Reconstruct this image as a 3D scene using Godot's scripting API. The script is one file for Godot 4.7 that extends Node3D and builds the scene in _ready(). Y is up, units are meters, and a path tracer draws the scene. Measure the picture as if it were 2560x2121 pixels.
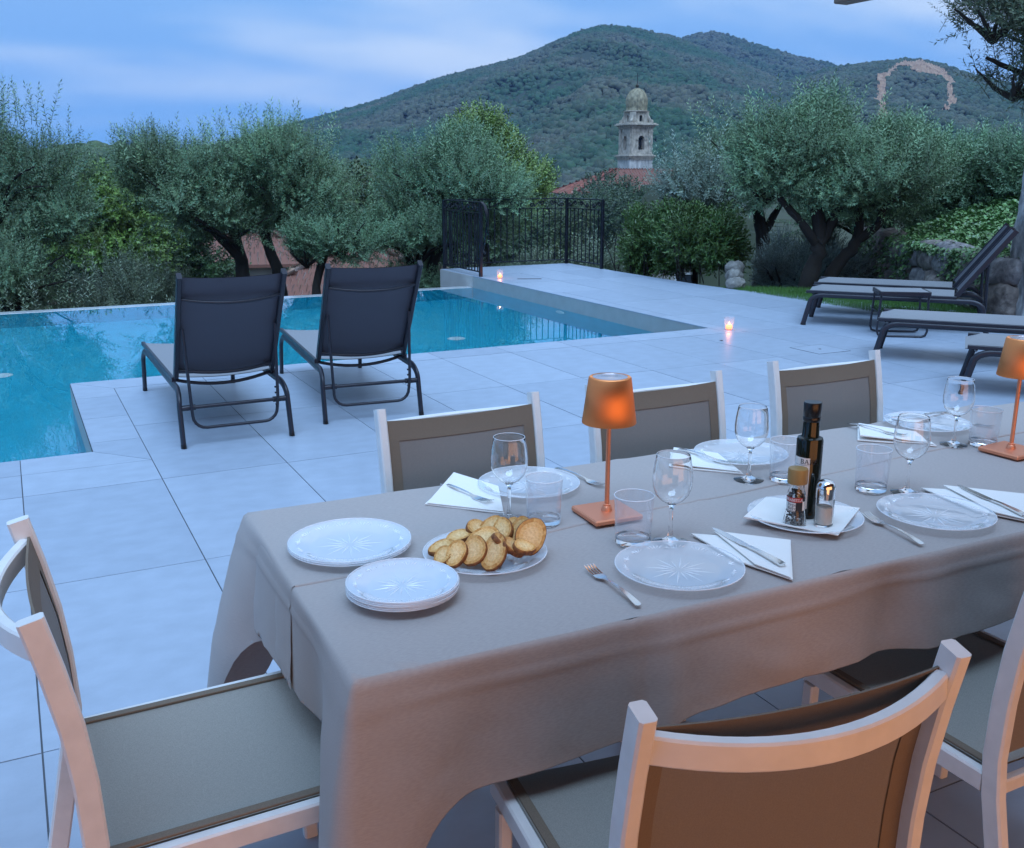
extends Node3D

var M := {}
var taken := {}
var R := RandomNumberGenerator.new()

# ---------------------------------------------------------------- mesh helper
class Geo:
	var st := SurfaceTool.new()
	var sg := 0
	func _init():
		st.begin(Mesh.PRIMITIVE_TRIANGLES)
	func fresh() -> int:
		sg += 1
		return sg
	# a, b, c anticlockwise seen from outside
	func tri(a: Vector3, b: Vector3, c: Vector3, s := -1, ua := Vector2.ZERO, ub := Vector2.ZERO, uc := Vector2.ZERO):
		st.set_smooth_group(s)
		st.set_uv(ua); st.add_vertex(a)
		st.set_uv(uc); st.add_vertex(c)
		st.set_uv(ub); st.add_vertex(b)
	func quad(a: Vector3, b: Vector3, c: Vector3, d: Vector3, s := -1, ua := Vector2.ZERO, ub := Vector2.ZERO, uc := Vector2.ZERO, ud := Vector2.ZERO):
		tri(a, b, c, s, ua, ub, uc)
		tri(a, c, d, s, ua, uc, ud)
	# turned so that it faces away from the point o
	func out3(a: Vector3, b: Vector3, c: Vector3, o: Vector3, s := -1):
		if (b - a).cross(c - a).dot((a + b + c) / 3.0 - o) < 0.0:
			tri(a, c, b, s)
		else:
			tri(a, b, c, s)
	func out4(a: Vector3, b: Vector3, c: Vector3, d: Vector3, o: Vector3, s := -1):
		if (c - a).cross(d - b).dot((a + b + c + d) / 4.0 - o) < 0.0:
			quad(a, d, c, b, s)
		else:
			quad(a, b, c, d, s)
	func box(x: Transform3D, size: Vector3, bev := 0.0):
		var h := size / 2.0
		bev = minf(bev, minf(h.x, minf(h.y, h.z)) * 0.9)
		var o := x.origin
		var i := h - Vector3.ONE * bev
		for ax in 3:
			var u := (ax + 1) % 3
			var v := (ax + 2) % 3
			for sgn in [-1.0, 1.0]:
				var q := []
				for k in [[-1, -1], [1, -1], [1, 1], [-1, 1]]:
					var p := Vector3.ZERO
					p[ax] = sgn * h[ax]; p[u] = k[0] * i[u]; p[v] = k[1] * i[v]
					q.append(x * p)
				out4(q[0], q[1], q[2], q[3], o)
			if bev > 0.0:
				for su in [-1.0, 1.0]:
					for sv in [-1.0, 1.0]:
						var e := []
						for k in [[-1.0, 0], [1.0, 0], [1.0, 1], [-1.0, 1]]:
							var p := Vector3.ZERO
							p[ax] = k[0] * i[ax]
							p[u] = su * (h[u] if k[1] == 0 else i[u])
							p[v] = sv * (i[v] if k[1] == 0 else h[v])
							e.append(x * p)
						out4(e[0], e[1], e[2], e[3], o)
		if bev > 0.0:
			for sx in [-1.0, 1.0]:
				for sy in [-1.0, 1.0]:
					for sz in [-1.0, 1.0]:
						out3(x * Vector3(sx * h.x, sy * i.y, sz * i.z), x * Vector3(sx * i.x, sy * h.y, sz * i.z), x * Vector3(sx * i.x, sy * i.y, sz * h.z), o)
	func bx(c: Vector3, size: Vector3, bev := 0.0):
		box(Transform3D(Basis(), c), size, bev)
	# profile (u across, v along up) swept along a path; round profiles are smoothed
	func sweep(path: PackedVector3Array, prof: PackedVector2Array, smooth: bool, up := Vector3.UP, scales := PackedFloat32Array(), closed := false, caps := true):
		var n := path.size()
		var m := prof.size()
		var rings := []
		var nrm := Vector3.ZERO
		for i in n:
			var a: Vector3 = path[(i - 1 + n) % n] if closed else path[maxi(i - 1, 0)]
			var b: Vector3 = path[(i + 1) % n] if closed else path[mini(i + 1, n - 1)]
			var t := (b - a).normalized()
			if i == 0 or not smooth:
				nrm = up
				if absf(t.dot(up)) > 0.98:
					nrm = Vector3.RIGHT if absf(t.x) < 0.9 else Vector3.BACK
			nrm = (nrm - t * t.dot(nrm)).normalized()
			var side := t.cross(nrm)
			var k := scales[i] if scales.size() else 1.0
			var ring := PackedVector3Array()
			for p in prof:
				ring.append(path[i] + side * p.x * k + nrm * p.y * k)
			rings.append(ring)
		var s := fresh()
		var sides := []
		for j in m:
			sides.append(s if smooth else fresh())
		for i in (n if closed else n - 1):
			var r0: PackedVector3Array = rings[i]
			var r1: PackedVector3Array = rings[(i + 1) % n]
			var o := (path[i] + path[(i + 1) % n]) / 2.0
			for j in m:
				var j1 := (j + 1) % m
				out4(r0[j], r0[j1], r1[j1], r1[j], o, sides[j])
		if caps and not closed:
			for e in [[0, 1], [n - 1, n - 2]]:
				var r: PackedVector3Array = rings[e[0]]
				for j in range(1, m - 1):
					out3(r[0], r[j], r[j + 1], path[e[1]])
	func tube(path: PackedVector3Array, r: float, seg := 8, scales := PackedFloat32Array(), closed := false, flat := 1.0, hint := Vector3.UP):
		var prof := PackedVector2Array()
		for j in seg:
			var a := TAU * (j + 0.5) / seg
			prof.append(Vector2(cos(a) * r, sin(a) * r * flat))
		sweep(path, prof, true, hint, scales, closed)
	func rod(a: Vector3, b: Vector3, r: float, seg := 8):
		tube(PackedVector3Array([a, b]), r, seg)
	func bar(path: PackedVector3Array, w: float, h: float, up := Vector3.UP):
		var b := minf(w, h) * 0.16
		var x := w / 2.0
		var y := h / 2.0
		sweep(path, PackedVector2Array([Vector2(-x + b, -y), Vector2(x - b, -y), Vector2(x, -y + b), Vector2(x, y - b), Vector2(x - b, y), Vector2(-x + b, y), Vector2(-x, y - b), Vector2(-x, -y + b)]), false, up)
	func lathe(prof: PackedVector2Array, seg := 24, x := Transform3D(), a0 := 0.0, a1 := TAU):
		var s := fresh()
		var v := 0.0
		for i in prof.size() - 1:
			var p := prof[i]
			var q := prof[i + 1]
			if i > 0 and absf((p - prof[i - 1]).angle_to(q - p)) > 0.7:
				s = fresh()
			var v1 := v + p.distance_to(q)
			for k in seg:
				var f0 := float(k) / seg
				var f1 := float(k + 1) / seg
				var b0 := lerpf(a0, a1, f0)
				var b1 := lerpf(a0, a1, f1)
				if k == seg - 1 and a1 - a0 > 6.28:
					b1 = a0
				var A := x * Vector3(p.x * cos(b0), p.y, -p.x * sin(b0))
				var B := x * Vector3(p.x * cos(b1), p.y, -p.x * sin(b1))
				var C := x * Vector3(q.x * cos(b1), q.y, -q.x * sin(b1))
				var D := x * Vector3(q.x * cos(b0), q.y, -q.x * sin(b0))
				if p.x < 1e-6:
					tri(A, C, D, s, Vector2(f0, v), Vector2(f1, v1), Vector2(f0, v1))
				elif q.x < 1e-6:
					tri(A, B, C, s, Vector2(f0, v), Vector2(f1, v), Vector2(f1, v1))
				else:
					quad(A, B, C, D, s, Vector2(f0, v), Vector2(f1, v), Vector2(f1, v1), Vector2(f0, v1))
			v = v1
	# flat polygon in x, z raised from y0 to y1
	func prism(poly: PackedVector2Array, y0: float, y1: float, bottom := true):
		var idx := Geometry2D.triangulate_polygon(poly)
		var lo := Vector3(0, y0 - 1000.0, 0)
		for k in range(0, idx.size(), 3):
			var a := poly[idx[k]]
			var b := poly[idx[k + 1]]
			var c := poly[idx[k + 2]]
			out3(Vector3(a.x, y1, a.y), Vector3(b.x, y1, b.y), Vector3(c.x, y1, c.y), lo)
			if bottom:
				out3(Vector3(a.x, y0, a.y), Vector3(b.x, y0, b.y), Vector3(c.x, y0, c.y), -lo + Vector3(0, 2000, 0))
		var cw := Geometry2D.is_polygon_clockwise(poly)
		for k in poly.size():
			var a := poly[k]
			var b := poly[(k + 1) % poly.size()]
			if cw:
				quad(Vector3(b.x, y0, b.y), Vector3(a.x, y0, a.y), Vector3(a.x, y1, a.y), Vector3(b.x, y1, b.y))
			else:
				quad(Vector3(a.x, y0, a.y), Vector3(b.x, y0, b.y), Vector3(b.x, y1, b.y), Vector3(a.x, y1, a.y))
	# rows of points: pts[i][j]
	func sheet(pts: Array, s := 0, closed := false):
		if s == 0:
			s = fresh()
		for i in pts.size() - 1:
			var a: PackedVector3Array = pts[i]
			var b: PackedVector3Array = pts[i + 1]
			var n := a.size()
			for j in (n if closed else n - 1):
				var k := (j + 1) % n
				quad(a[j], b[j], b[k], a[k], s, Vector2(i, j), Vector2(i + 1, j), Vector2(i + 1, j + 1), Vector2(i, j + 1))
	func done() -> ArrayMesh:
		st.generate_normals()
		st.index()
		return st.commit()

# ---------------------------------------------------------------- scene helpers
func numbered(n: String) -> String:
	var c: int = taken.get(n, 0)
	taken[n] = c + 1
	return n if c == 0 else "%s_%03d" % [n, c]

func tag(o: Node3D, label: String, category: String, group := ""):
	o.set_meta("label", label)
	o.set_meta("category", category)
	if group != "":
		o.set_meta("group", group)

func thing(called: String, label: String, category: String, at := Vector3.ZERO, turn := 0.0, group := "") -> Node3D:
	var o := Node3D.new()
	o.name = numbered(called)
	add_child(o)
	o.position = at
	o.rotation.y = turn
	tag(o, label, category, group)
	return o

func put(called: String, mesh: Mesh, m: Material, parent: Node = self) -> MeshInstance3D:
	var o := MeshInstance3D.new()
	o.mesh = mesh
	o.material_override = m
	o.name = numbered(called) if parent == self else called
	parent.add_child(o, true)
	return o

func part(called: String, g: Geo, m: Material, parent: Node = self) -> MeshInstance3D:
	return put(called, g.done(), m, parent)

func struct(o: Node3D, label: String) -> Node3D:
	o.set_meta("kind", "structure")
	o.set_meta("label", label)
	return o

func dup(o: Node3D, base: String, label: String, at: Vector3, turn := 0.0) -> Node3D:
	var c: Node3D = o.duplicate()
	c.name = numbered(base)
	add_child(c)
	c.position = at
	c.rotation = Vector3(0, turn, 0)
	c.set_meta("label", label)
	return c

func many(called: String, mesh: Mesh, m: Material, xs: Array, cols: Array, parent: Node = self, stuff := true) -> MultiMeshInstance3D:
	var mm := MultiMesh.new()
	mm.transform_format = MultiMesh.TRANSFORM_3D
	mm.use_colors = cols.size() > 0
	mm.mesh = mesh
	mm.instance_count = xs.size()
	for i in xs.size():
		mm.set_instance_transform(i, xs[i])
		if cols.size():
			mm.set_instance_color(i, cols[i])
	var o := MultiMeshInstance3D.new()
	o.multimesh = mm
	o.material_override = m
	o.name = numbered(called) if parent == self else called
	parent.add_child(o, true)
	if stuff:
		o.set_meta("kind", "stuff")
	return o

func noise_tex(freq: float, lo: Color, hi: Color, sd: int, size := 512, kind := FastNoiseLite.TYPE_SIMPLEX_SMOOTH, octaves := 5, bump := 0.0) -> NoiseTexture2D:
	var f := FastNoiseLite.new()
	f.seed = sd
	f.noise_type = kind
	f.frequency = freq
	f.fractal_octaves = octaves
	var t := NoiseTexture2D.new()
	t.width = size
	t.height = size
	t.seamless = true
	t.noise = f
	if bump > 0.0:
		t.as_normal_map = true
		t.bump_strength = bump
	else:
		var g := Gradient.new()
		g.set_color(0, lo)
		g.set_color(1, hi)
		t.color_ramp = g
	return t

func mat(r: float, g: float, b: float, rough := 0.7, metal := 0.0) -> StandardMaterial3D:
	var m := StandardMaterial3D.new()
	m.albedo_color = Color(r, g, b).linear_to_srgb()
	m.roughness = rough
	m.metallic = metal
	return m

func tex(m: StandardMaterial3D, t: Texture2D, scale: Vector3, world := true) -> StandardMaterial3D:
	m.albedo_texture = t
	m.uv1_triplanar = true
	m.uv1_world_triplanar = world
	m.uv1_scale = scale
	return m

func bump(m: StandardMaterial3D, t: Texture2D, amount: float) -> StandardMaterial3D:
	m.normal_enabled = true
	m.normal_texture = t
	m.normal_scale = amount
	return m

func leafmat(through := 0.25, rough := 0.5) -> StandardMaterial3D:
	var m := StandardMaterial3D.new()
	m.vertex_color_use_as_albedo = true
	m.roughness = rough
	m.backlight_enabled = true
	m.backlight = Color(through, through, through)
	m.cull_mode = BaseMaterial3D.CULL_DISABLED
	return m

func glassmat(r: float, g: float, b: float, a: float) -> StandardMaterial3D:
	var m := StandardMaterial3D.new()
	m.albedo_color = Color(r, g, b, a)
	m.roughness = 0.0
	m.metallic_specular = 0.5
	m.refraction_enabled = true
	m.refraction_scale = 0.05
	m.transparency = BaseMaterial3D.TRANSPARENCY_ALPHA
	return m

func grey(v: float) -> Color:
	return Color(v, v, v)

func V(x: float, y: float, z: float) -> Vector3:
	return Vector3(x, y, z)

func rot(x: float, y: float, z: float) -> Basis:
	return Basis.from_euler(Vector3(x, y, z))

func ss(a: float, b: float, x: float) -> float:
	return smoothstep(a, b, x)

# basis whose y axis points along d, turned by a about it
func aim(d: Vector3, a := 0.0) -> Basis:
	var y := d.normalized()
	var x := y.cross(Vector3.BACK if absf(y.z) < 0.9 else Vector3.RIGHT).normalized()
	var z := x.cross(y)
	return Basis(x, y, z) * Basis(Vector3.UP, a)

# ---------------------------------------------------------------- ground
func wall_side(x: float, z: float) -> float:   # metres to the right of the dry stone wall's foot
	var a := Vector2(9.62, -7.0)
	var b := Vector2(10.02, -8.2)
	var c := Vector2(11.9, -11.4)
	var p := Vector2(x, z)
	var d1 := (b - a).normalized()
	var d2 := (c - b).normalized()
	var s1 := (p - a).dot(Vector2(-d1.y, d1.x))
	var s2 := (p - b).dot(Vector2(-d2.y, d2.x))
	return s1 if p.y > -8.2 else s2

func ground_y(x: float, z: float) -> float:
	var d := sqrt(x * x + z * z)
	var low := -2.45 - 0.17 * maxf(0.0, d - 20.0)
	if d > 75.0:
		low = maxf(-2.45 - 0.17 * 55.0 - 0.035 * (d - 75.0), -14.0)
	var lawn := -0.045
	lawn = lerpf(lawn, -0.9, ss(-10.6, -14.0, z))
	lawn = lerpf(lawn, low, ss(13.5, 21.0, d))
	var a := ss(7.0, 8.2, x) * ss(-15.6, -14.2, z - 0.35 * maxf(x - 9.0, 0.0))
	var y := lerpf(low, lawn, a)
	var s := wall_side(x, z)
	if x > 9.0 and s > 0.0 and z < -6.6:
		var up := (0.62 * ss(0.12, 0.3, s) + 0.3 * clampf(s - 0.3, 0.0, 4.0)) * ss(-12.6, -10.4, z)
		y = maxf(y, -0.045 + up)
	return y

# ---------------------------------------------------------------- sky
func sky_image() -> Image:
	var w := 1024
	var h := 512
	var im := Image.create(w, h, false, Image.FORMAT_RGBF)
	var f := FastNoiseLite.new()
	f.seed = 11
	f.frequency = 0.55
	f.fractal_octaves = 5
	var f2 := FastNoiseLite.new()
	f2.seed = 29
	f2.frequency = 1.7
	f2.fractal_octaves = 4
	for j in h:
		var el := PI / 2.0 - PI * (j + 0.5) / h
		var up := maxf(sin(el), 0.0)
		var base := Vector3(0.165, 0.405, 0.86).lerp(Vector3(0.215, 0.455, 0.875), ss(0.0, 0.14, up)).lerp(Vector3(0.27, 0.51, 0.88), ss(0.12, 0.30, up)).lerp(Vector3(0.30, 0.52, 0.88), ss(0.3, 0.9, up))
		for i in w:
			var c := base
			if el > -0.02:
				var az := TAU * (i + 0.5) / w
				var k := 1.0 / (up + 0.16)
				var x := sin(az) * cos(el) * k
				var z := -cos(az) * cos(el) * k
				var n := f.get_noise_3d(x * 0.55, z * 1.25, 3.0) * 0.75 + f2.get_noise_3d(x * 0.4, z * 1.5, 7.0) * 0.28
				var side := 0.5 + 0.5 * sin(az - 0.35)
				var cl := ss(-0.22, 0.38, n + 0.42 * (side - 0.45)) * (0.30 + 0.70 * ss(0.02, 0.26, up + 0.18 * side))
				c = base.lerp(Vector3(0.66, 0.79, 0.97), clampf(cl, 0.0, 1.0) * 0.85)
				var c2 := ss(0.05, 0.45, -n) * ss(0.02, 0.25, up) * 0.35
				c = c.lerp(Vector3(0.25, 0.42, 0.80), c2)
			im.set_pixel(i, j, Color(c.x, c.y, c.z))
	return im

func setup():
	var cam := Camera3D.new()
	cam.name = "camera"
	cam.position = V(0, 1.55, 0)
	cam.rotation = Vector3(-deg_to_rad(14.437), -deg_to_rad(26.865), 0)
	cam.fov = 46.67
	cam.near = 0.05
	cam.far = 6000.0
	add_child(cam)
	var env := Environment.new()
	env.background_mode = Environment.BG_SKY
	var sm := PanoramaSkyMaterial.new()
	sm.panorama = ImageTexture.create_from_image(sky_image())
	var sky := Sky.new()
	sky.sky_material = sm
	env.sky = sky
	env.background_energy_multiplier = 0.43
	env.tonemap_mode = Environment.TONE_MAPPER_LINEAR
	env.tonemap_exposure = 2.6
	env.sdfgi_enabled = true
	env.ssao_enabled = true
	env.ssil_enabled = true
	env.fog_enabled = true
	env.fog_mode = Environment.FOG_MODE_EXPONENTIAL
	env.fog_density = 0.00024
	env.fog_light_color = Color(0.62, 0.78, 1.0)
	var we := WorldEnvironment.new()
	we.name = "world"
	we.environment = env
	add_child(we)
	var sun := DirectionalLight3D.new()   # the bright overcast vault after sunset
	sun.name = "daylight"
	sun.light_energy = 0.46
	sun.light_color = Color(0.70, 0.84, 1.0)
	sun.light_angular_distance = 50.0
	sun.shadow_enabled = true
	sun.rotation = Vector3(-deg_to_rad(63.0), deg_to_rad(-24.0), 0)
	add_child(sun)

func materials():
	var cloud := noise_tex(0.006, grey(0.93), grey(1.0), 3, 1024, FastNoiseLite.TYPE_SIMPLEX_SMOOTH, 6)
	var fine := noise_tex(0.06, grey(0.72), grey(1.0), 5, 512)
	var finen := noise_tex(0.09, grey(0), grey(1), 6, 512, FastNoiseLite.TYPE_SIMPLEX_SMOOTH, 4, 3.0)
	var streak := noise_tex(0.02, grey(0.94), grey(1.0), 8, 512, FastNoiseLite.TYPE_SIMPLEX_SMOOTH, 5)
	M.cloud = cloud
	M.fine = fine
	for i in 4:
		var t := mat(0.375 - 0.013 * i, 0.44 - 0.014 * i, 0.53 - 0.015 * i, 0.42)
		tex(t, cloud, V(0.8, 0.8, 1.15))
		t.uv1_offset = V(0.37 * i, 0.2, 0.61 * i)
		bump(t, finen, 0.06)
		M["tile%d" % i] = t
	M.grout = mat(0.09, 0.10, 0.115, 0.95)
	M.plaster = tex(mat(0.50, 0.50, 0.49, 0.7), cloud, V(0.5, 0.5, 0.5))
	M.weir = tex(mat(0.52, 0.55, 0.56, 0.12), cloud, V(0.5, 0.5, 0.5))
	M.band = tex(mat(0.40, 0.42, 0.42, 0.5), cloud, V(0.7, 0.7, 0.7))
	M.liner = tex(mat(0.015, 0.47, 0.62, 0.6), cloud, V(0.4, 0.4, 0.4))
	var w := glassmat(0.93, 1.0, 1.0, 0.0)
	w.refraction_scale = 0.033
	var ripple := noise_tex(0.012, grey(0), grey(1), 12, 512, FastNoiseLite.TYPE_SIMPLEX_SMOOTH, 3, 2.0)
	w.uv1_triplanar = true
	w.uv1_world_triplanar = true
	w.uv1_scale = V(0.35, 0.35, 0.35)
	bump(w, ripple, 0.012)
	M.water = w
	M.inlet = mat(0.75, 0.8, 0.8, 0.4)
	M.iron = mat(0.012, 0.014, 0.022, 0.4, 0.3)
	M.white = tex(mat(0.79, 0.78, 0.76, 0.38), streak, V(1.5, 1.5, 1.5))
	var weave := noise_tex(0.2, grey(0.82), grey(1.0), 15, 512, FastNoiseLite.TYPE_VALUE, 2)
	var sling := tex(mat(0.37, 0.355, 0.315, 0.75), weave, V(9, 30, 9), false)
	bump(sling, finen, 0.3)
	M.sling = sling
	var hem := tex(mat(0.20, 0.15, 0.105, 0.8), weave, V(9, 30, 9), false)
	M.hem = hem
	hem.albedo_color = Color(0.215, 0.165, 0.12).linear_to_srgb()
	var panel := sling.duplicate()
	panel.albedo_color = Color(0.25, 0.225, 0.205).linear_to_srgb()
	panel.backlight_enabled = true
	panel.backlight = Color(0.25, 0.25, 0.25)
	M.panel = panel
	M.lframe = mat(0.016, 0.018, 0.028, 0.38)
	var lf := tex(mat(0.075, 0.080, 0.105, 0.55), weave, V(12, 12, 12), false)  # backrest sling, its shaded side painted in as a darker colour
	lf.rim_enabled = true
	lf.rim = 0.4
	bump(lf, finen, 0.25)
	M.lsling_shaded = lf
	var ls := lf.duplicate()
	ls.albedo_color = Color(0.27, 0.28, 0.30).linear_to_srgb()  # same sling in a lighter copy for the sky-lit seats
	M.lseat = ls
	var linen := mat(0.42, 0.38, 0.36, 0.85)
	tex(linen, noise_tex(0.05, grey(0.90), grey(1.0), 19, 1024, FastNoiseLite.TYPE_SIMPLEX_SMOOTH, 4), V(1.2, 5.0, 7.0))
	bump(linen, noise_tex(0.35, grey(0), grey(1), 20, 1024, FastNoiseLite.TYPE_SIMPLEX_SMOOTH, 3, 4.0), 0.12)
	linen.rim_enabled = true
	linen.rim = 0.3
	M.linen = linen
	M.paper = bump(mat(0.80, 0.79, 0.76, 0.9), finen, 0.35)
	M.copper = mat(0.86, 0.33, 0.12, 0.45, 0.92)
	M.copper.anisotropy_enabled = true
	M.copper.anisotropy = 0.88
	M.copper2 = bump(mat(0.80, 0.32, 0.18, 0.45, 0.75), finen, 0.1)
	M.steel = mat(0.75, 0.75, 0.74, 0.18, 1.0)
	M.chrome = mat(0.85, 0.85, 0.85, 0.06, 1.0)
	M.glass = glassmat(1, 1, 1, 0.0)
	var gp := StandardMaterial3D.new()    # thin blown glass
	gp.albedo_color = Color(0.80, 0.88, 0.95, 0.10)
	gp.transparency = BaseMaterial3D.TRANSPARENCY_ALPHA
	gp.roughness = 0.0
	gp.cull_mode = BaseMaterial3D.CULL_DISABLED
	M.thin = gp
	var cp := StandardMaterial3D.new()    # thin clear plastic
	cp.albedo_color = Color(0.94, 0.97, 1.0, 0.38)
	cp.transparency = BaseMaterial3D.TRANSPARENCY_ALPHA
	cp.roughness = 0.04
	cp.metallic_specular = 0.9
	cp.cull_mode = BaseMaterial3D.CULL_DISABLED
	M.plastic = cp
	var cr: StandardMaterial3D = cp.duplicate()
	cr.albedo_color = Color(0.96, 0.98, 1.0, 0.5)
	M.relief = cr
	M.bottle = mat(0.006, 0.008, 0.005, 0.06)
	M.cap = mat(0.006, 0.006, 0.007, 0.3)
	M.label = mat(0.72, 0.72, 0.70, 0.6)
	M.ink = mat(0.015, 0.015, 0.02, 0.7)
	M.red = mat(0.42, 0.025, 0.02, 0.5)
	M.tan = mat(0.30, 0.175, 0.055, 0.45)
	M.salt = bump(mat(0.80, 0.76, 0.68, 0.9), finen, 0.6)
	M.pepper = bump(mat(0.03, 0.018, 0.012, 0.8), finen, 1.0)
	var crumb := tex(mat(1.0, 0.9, 0.8, 0.85), noise_tex(0.05, Color(0.86, 0.80, 0.72), Color(1, 1, 0.97), 33, 256, FastNoiseLite.TYPE_CELLULAR, 3), V(14, 14, 14), false)
	bump(crumb, noise_tex(0.06, grey(0), grey(1), 34, 256, FastNoiseLite.TYPE_CELLULAR, 3, 6.0), 0.7)
	crumb.vertex_color_use_as_albedo = true
	M.crumb = crumb
	M.crust = tex(mat(0.50, 0.20, 0.045, 0.7), noise_tex(0.03, Color(0.40, 0.3, 0.25), Color(1, 1, 1), 35, 256), V(10, 10, 10), false)
	M.candle = mat(0.8, 0.45, 0.25, 0.6)
	M.candle.emission_enabled = true
	M.candle.emission = Color(1.0, 0.5, 0.22)
	M.candle.emission_energy_multiplier = 1.1
	M.flame = mat(1, 0.8, 0.4, 1.0)
	M.flame.emission_enabled = true
	M.flame.emission = Color(1.0, 0.75, 0.4)
	M.flame.emission_energy_multiplier = 4.0
	M.bark = bump(tex(mat(0.032, 0.025, 0.020, 0.95), fine, V(2.5, 1.0, 2.5)), finen, 0.9)
	M.leaf = leafmat(0.12, 0.42)
	M.gloss = leafmat(0.25, 0.35)
	M.soil = tex(mat(0.045, 0.055, 0.028, 1.0), cloud, V(0.3, 0.3, 0.3))
	M.stone = bump(tex(mat(0.46, 0.43, 0.41, 0.9), noise_tex(0.012, Color(0.45, 0.44, 0.46), Color(1, 1, 1), 41, 512), V(1.3, 1.3, 1.3)), noise_tex(0.03, grey(0), grey(1), 42, 512, FastNoiseLite.TYPE_SIMPLEX_SMOOTH, 6, 8.0), 1.0)
	M.stone2 = bump(tex(mat(0.48, 0.42, 0.37, 0.9), noise_tex(0.014, Color(0.40, 0.38, 0.38), Color(1, 1, 1), 43, 512), V(1.1, 1.1, 1.1)), noise_tex(0.03, grey(0), grey(1), 42, 512, FastNoiseLite.TYPE_SIMPLEX_SMOOTH, 6, 8.0), 1.0)
	M.pillar = bump(tex(mat(0.78, 0.78, 0.77, 0.9), noise_tex(0.012, Color(0.38, 0.38, 0.38), Color(1, 1, 1), 44, 512), V(1.6, 0.55, 1.6)), noise_tex(0.02, grey(0), grey(1), 45, 512, FastNoiseLite.TYPE_SIMPLEX_SMOOTH, 6, 8.0), 1.0)
	M.rooftile = StandardMaterial3D.new()
	M.rooftile.vertex_color_use_as_albedo = true
	M.rooftile.roughness = 0.9
	M.roofbed = mat(0.20, 0.085, 0.06, 0.9)
	M.render = tex(mat(0.70, 0.64, 0.57, 0.9), noise_tex(0.012, grey(0.7), grey(1), 51, 512), V(0.12, 0.12, 0.12))
	M.towerwhite = tex(mat(0.86, 0.82, 0.76, 0.9), noise_tex(0.015, grey(0.6), grey(1), 52, 512), V(0.16, 0.07, 0.16))
	M.towerstone = tex(mat(0.70, 0.60, 0.48, 0.9), noise_tex(0.02, grey(0.62), grey(1), 53, 512), V(0.2, 0.12, 0.2))
	M.dome = tex(mat(0.56, 0.48, 0.32, 0.85), noise_tex(0.02, Color(0.45, 0.45, 0.42), grey(1), 54, 512), V(0.25, 0.12, 0.25))
	M.hollow = mat(0.03, 0.025, 0.022, 0.9)
	M.bronze = mat(0.06, 0.05, 0.035, 0.5, 0.6)
	M.darkglass = mat(0.03, 0.035, 0.045, 0.15)
	M.timber = tex(mat(0.17, 0.13, 0.10, 0.8), streak, V(2, 2, 0.3))
	M.forest = StandardMaterial3D.new()
	M.forest.vertex_color_use_as_albedo = true
	M.forest.roughness = 1.0
	M.hill = tex(mat(0.035, 0.05, 0.034, 1.0), cloud, V(0.01, 0.01, 0.01))
	M.quarry = bump(tex(mat(0.60, 0.42, 0.28, 1.0), noise_tex(0.02, Color(0.5, 0.42, 0.4), Color(1, 1, 1), 61, 512), V(0.03, 0.012, 0.03)), finen, 0.8)
	M.houseplaster = tex(mat(0.34, 0.24, 0.16, 0.9), cloud, V(0.4, 0.4, 0.4))

# ---------------------------------------------------------------- terrace and pool
func extrude_tiles(region: PackedVector2Array, xs: Array, zs: Array, parent: Node, called: String, share: Dictionary):
	for i in xs.size() - 1:
		for j in zs.size() - 1:
			var r := PackedVector2Array([Vector2(xs[i], zs[j]), Vector2(xs[i + 1], zs[j]), Vector2(xs[i + 1], zs[j + 1]), Vector2(xs[i], zs[j + 1])])
			var full := true
			for p in r:
				if not Geometry2D.is_point_in_polygon(p + ((r[0] + r[2]) / 2.0 - p) * 0.01, region):
					full = false
			var polys := [r] if full else Geometry2D.intersect_polygons(r, region)
			for poly in polys:
				for q in Geometry2D.offset_polygon(poly, -0.0026, Geometry2D.JOIN_MITER):
					var c := Vector2.ZERO
					for p in q:
						c += p
					c /= q.size()
					var key := "%.3f %.3f" % [xs[i + 1] - xs[i], zs[j + 1] - zs[j]]
					var mesh: Mesh
					if full and share.has(key):
						mesh = share[key]
					else:
						var g := Geo.new()
						var loc := PackedVector2Array()
						for p in q:
							loc.append(p - c)
						g.prism(loc, -0.012, 0.0, false)
						mesh = g.done()
						if full:
							share[key] = mesh
					var o := put(called, mesh, M["tile%d" % (R.randi() % 4)], parent)
					o.position = Vector3(c.x, R.randf_range(-0.0006, 0.0006), c.y)

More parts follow.
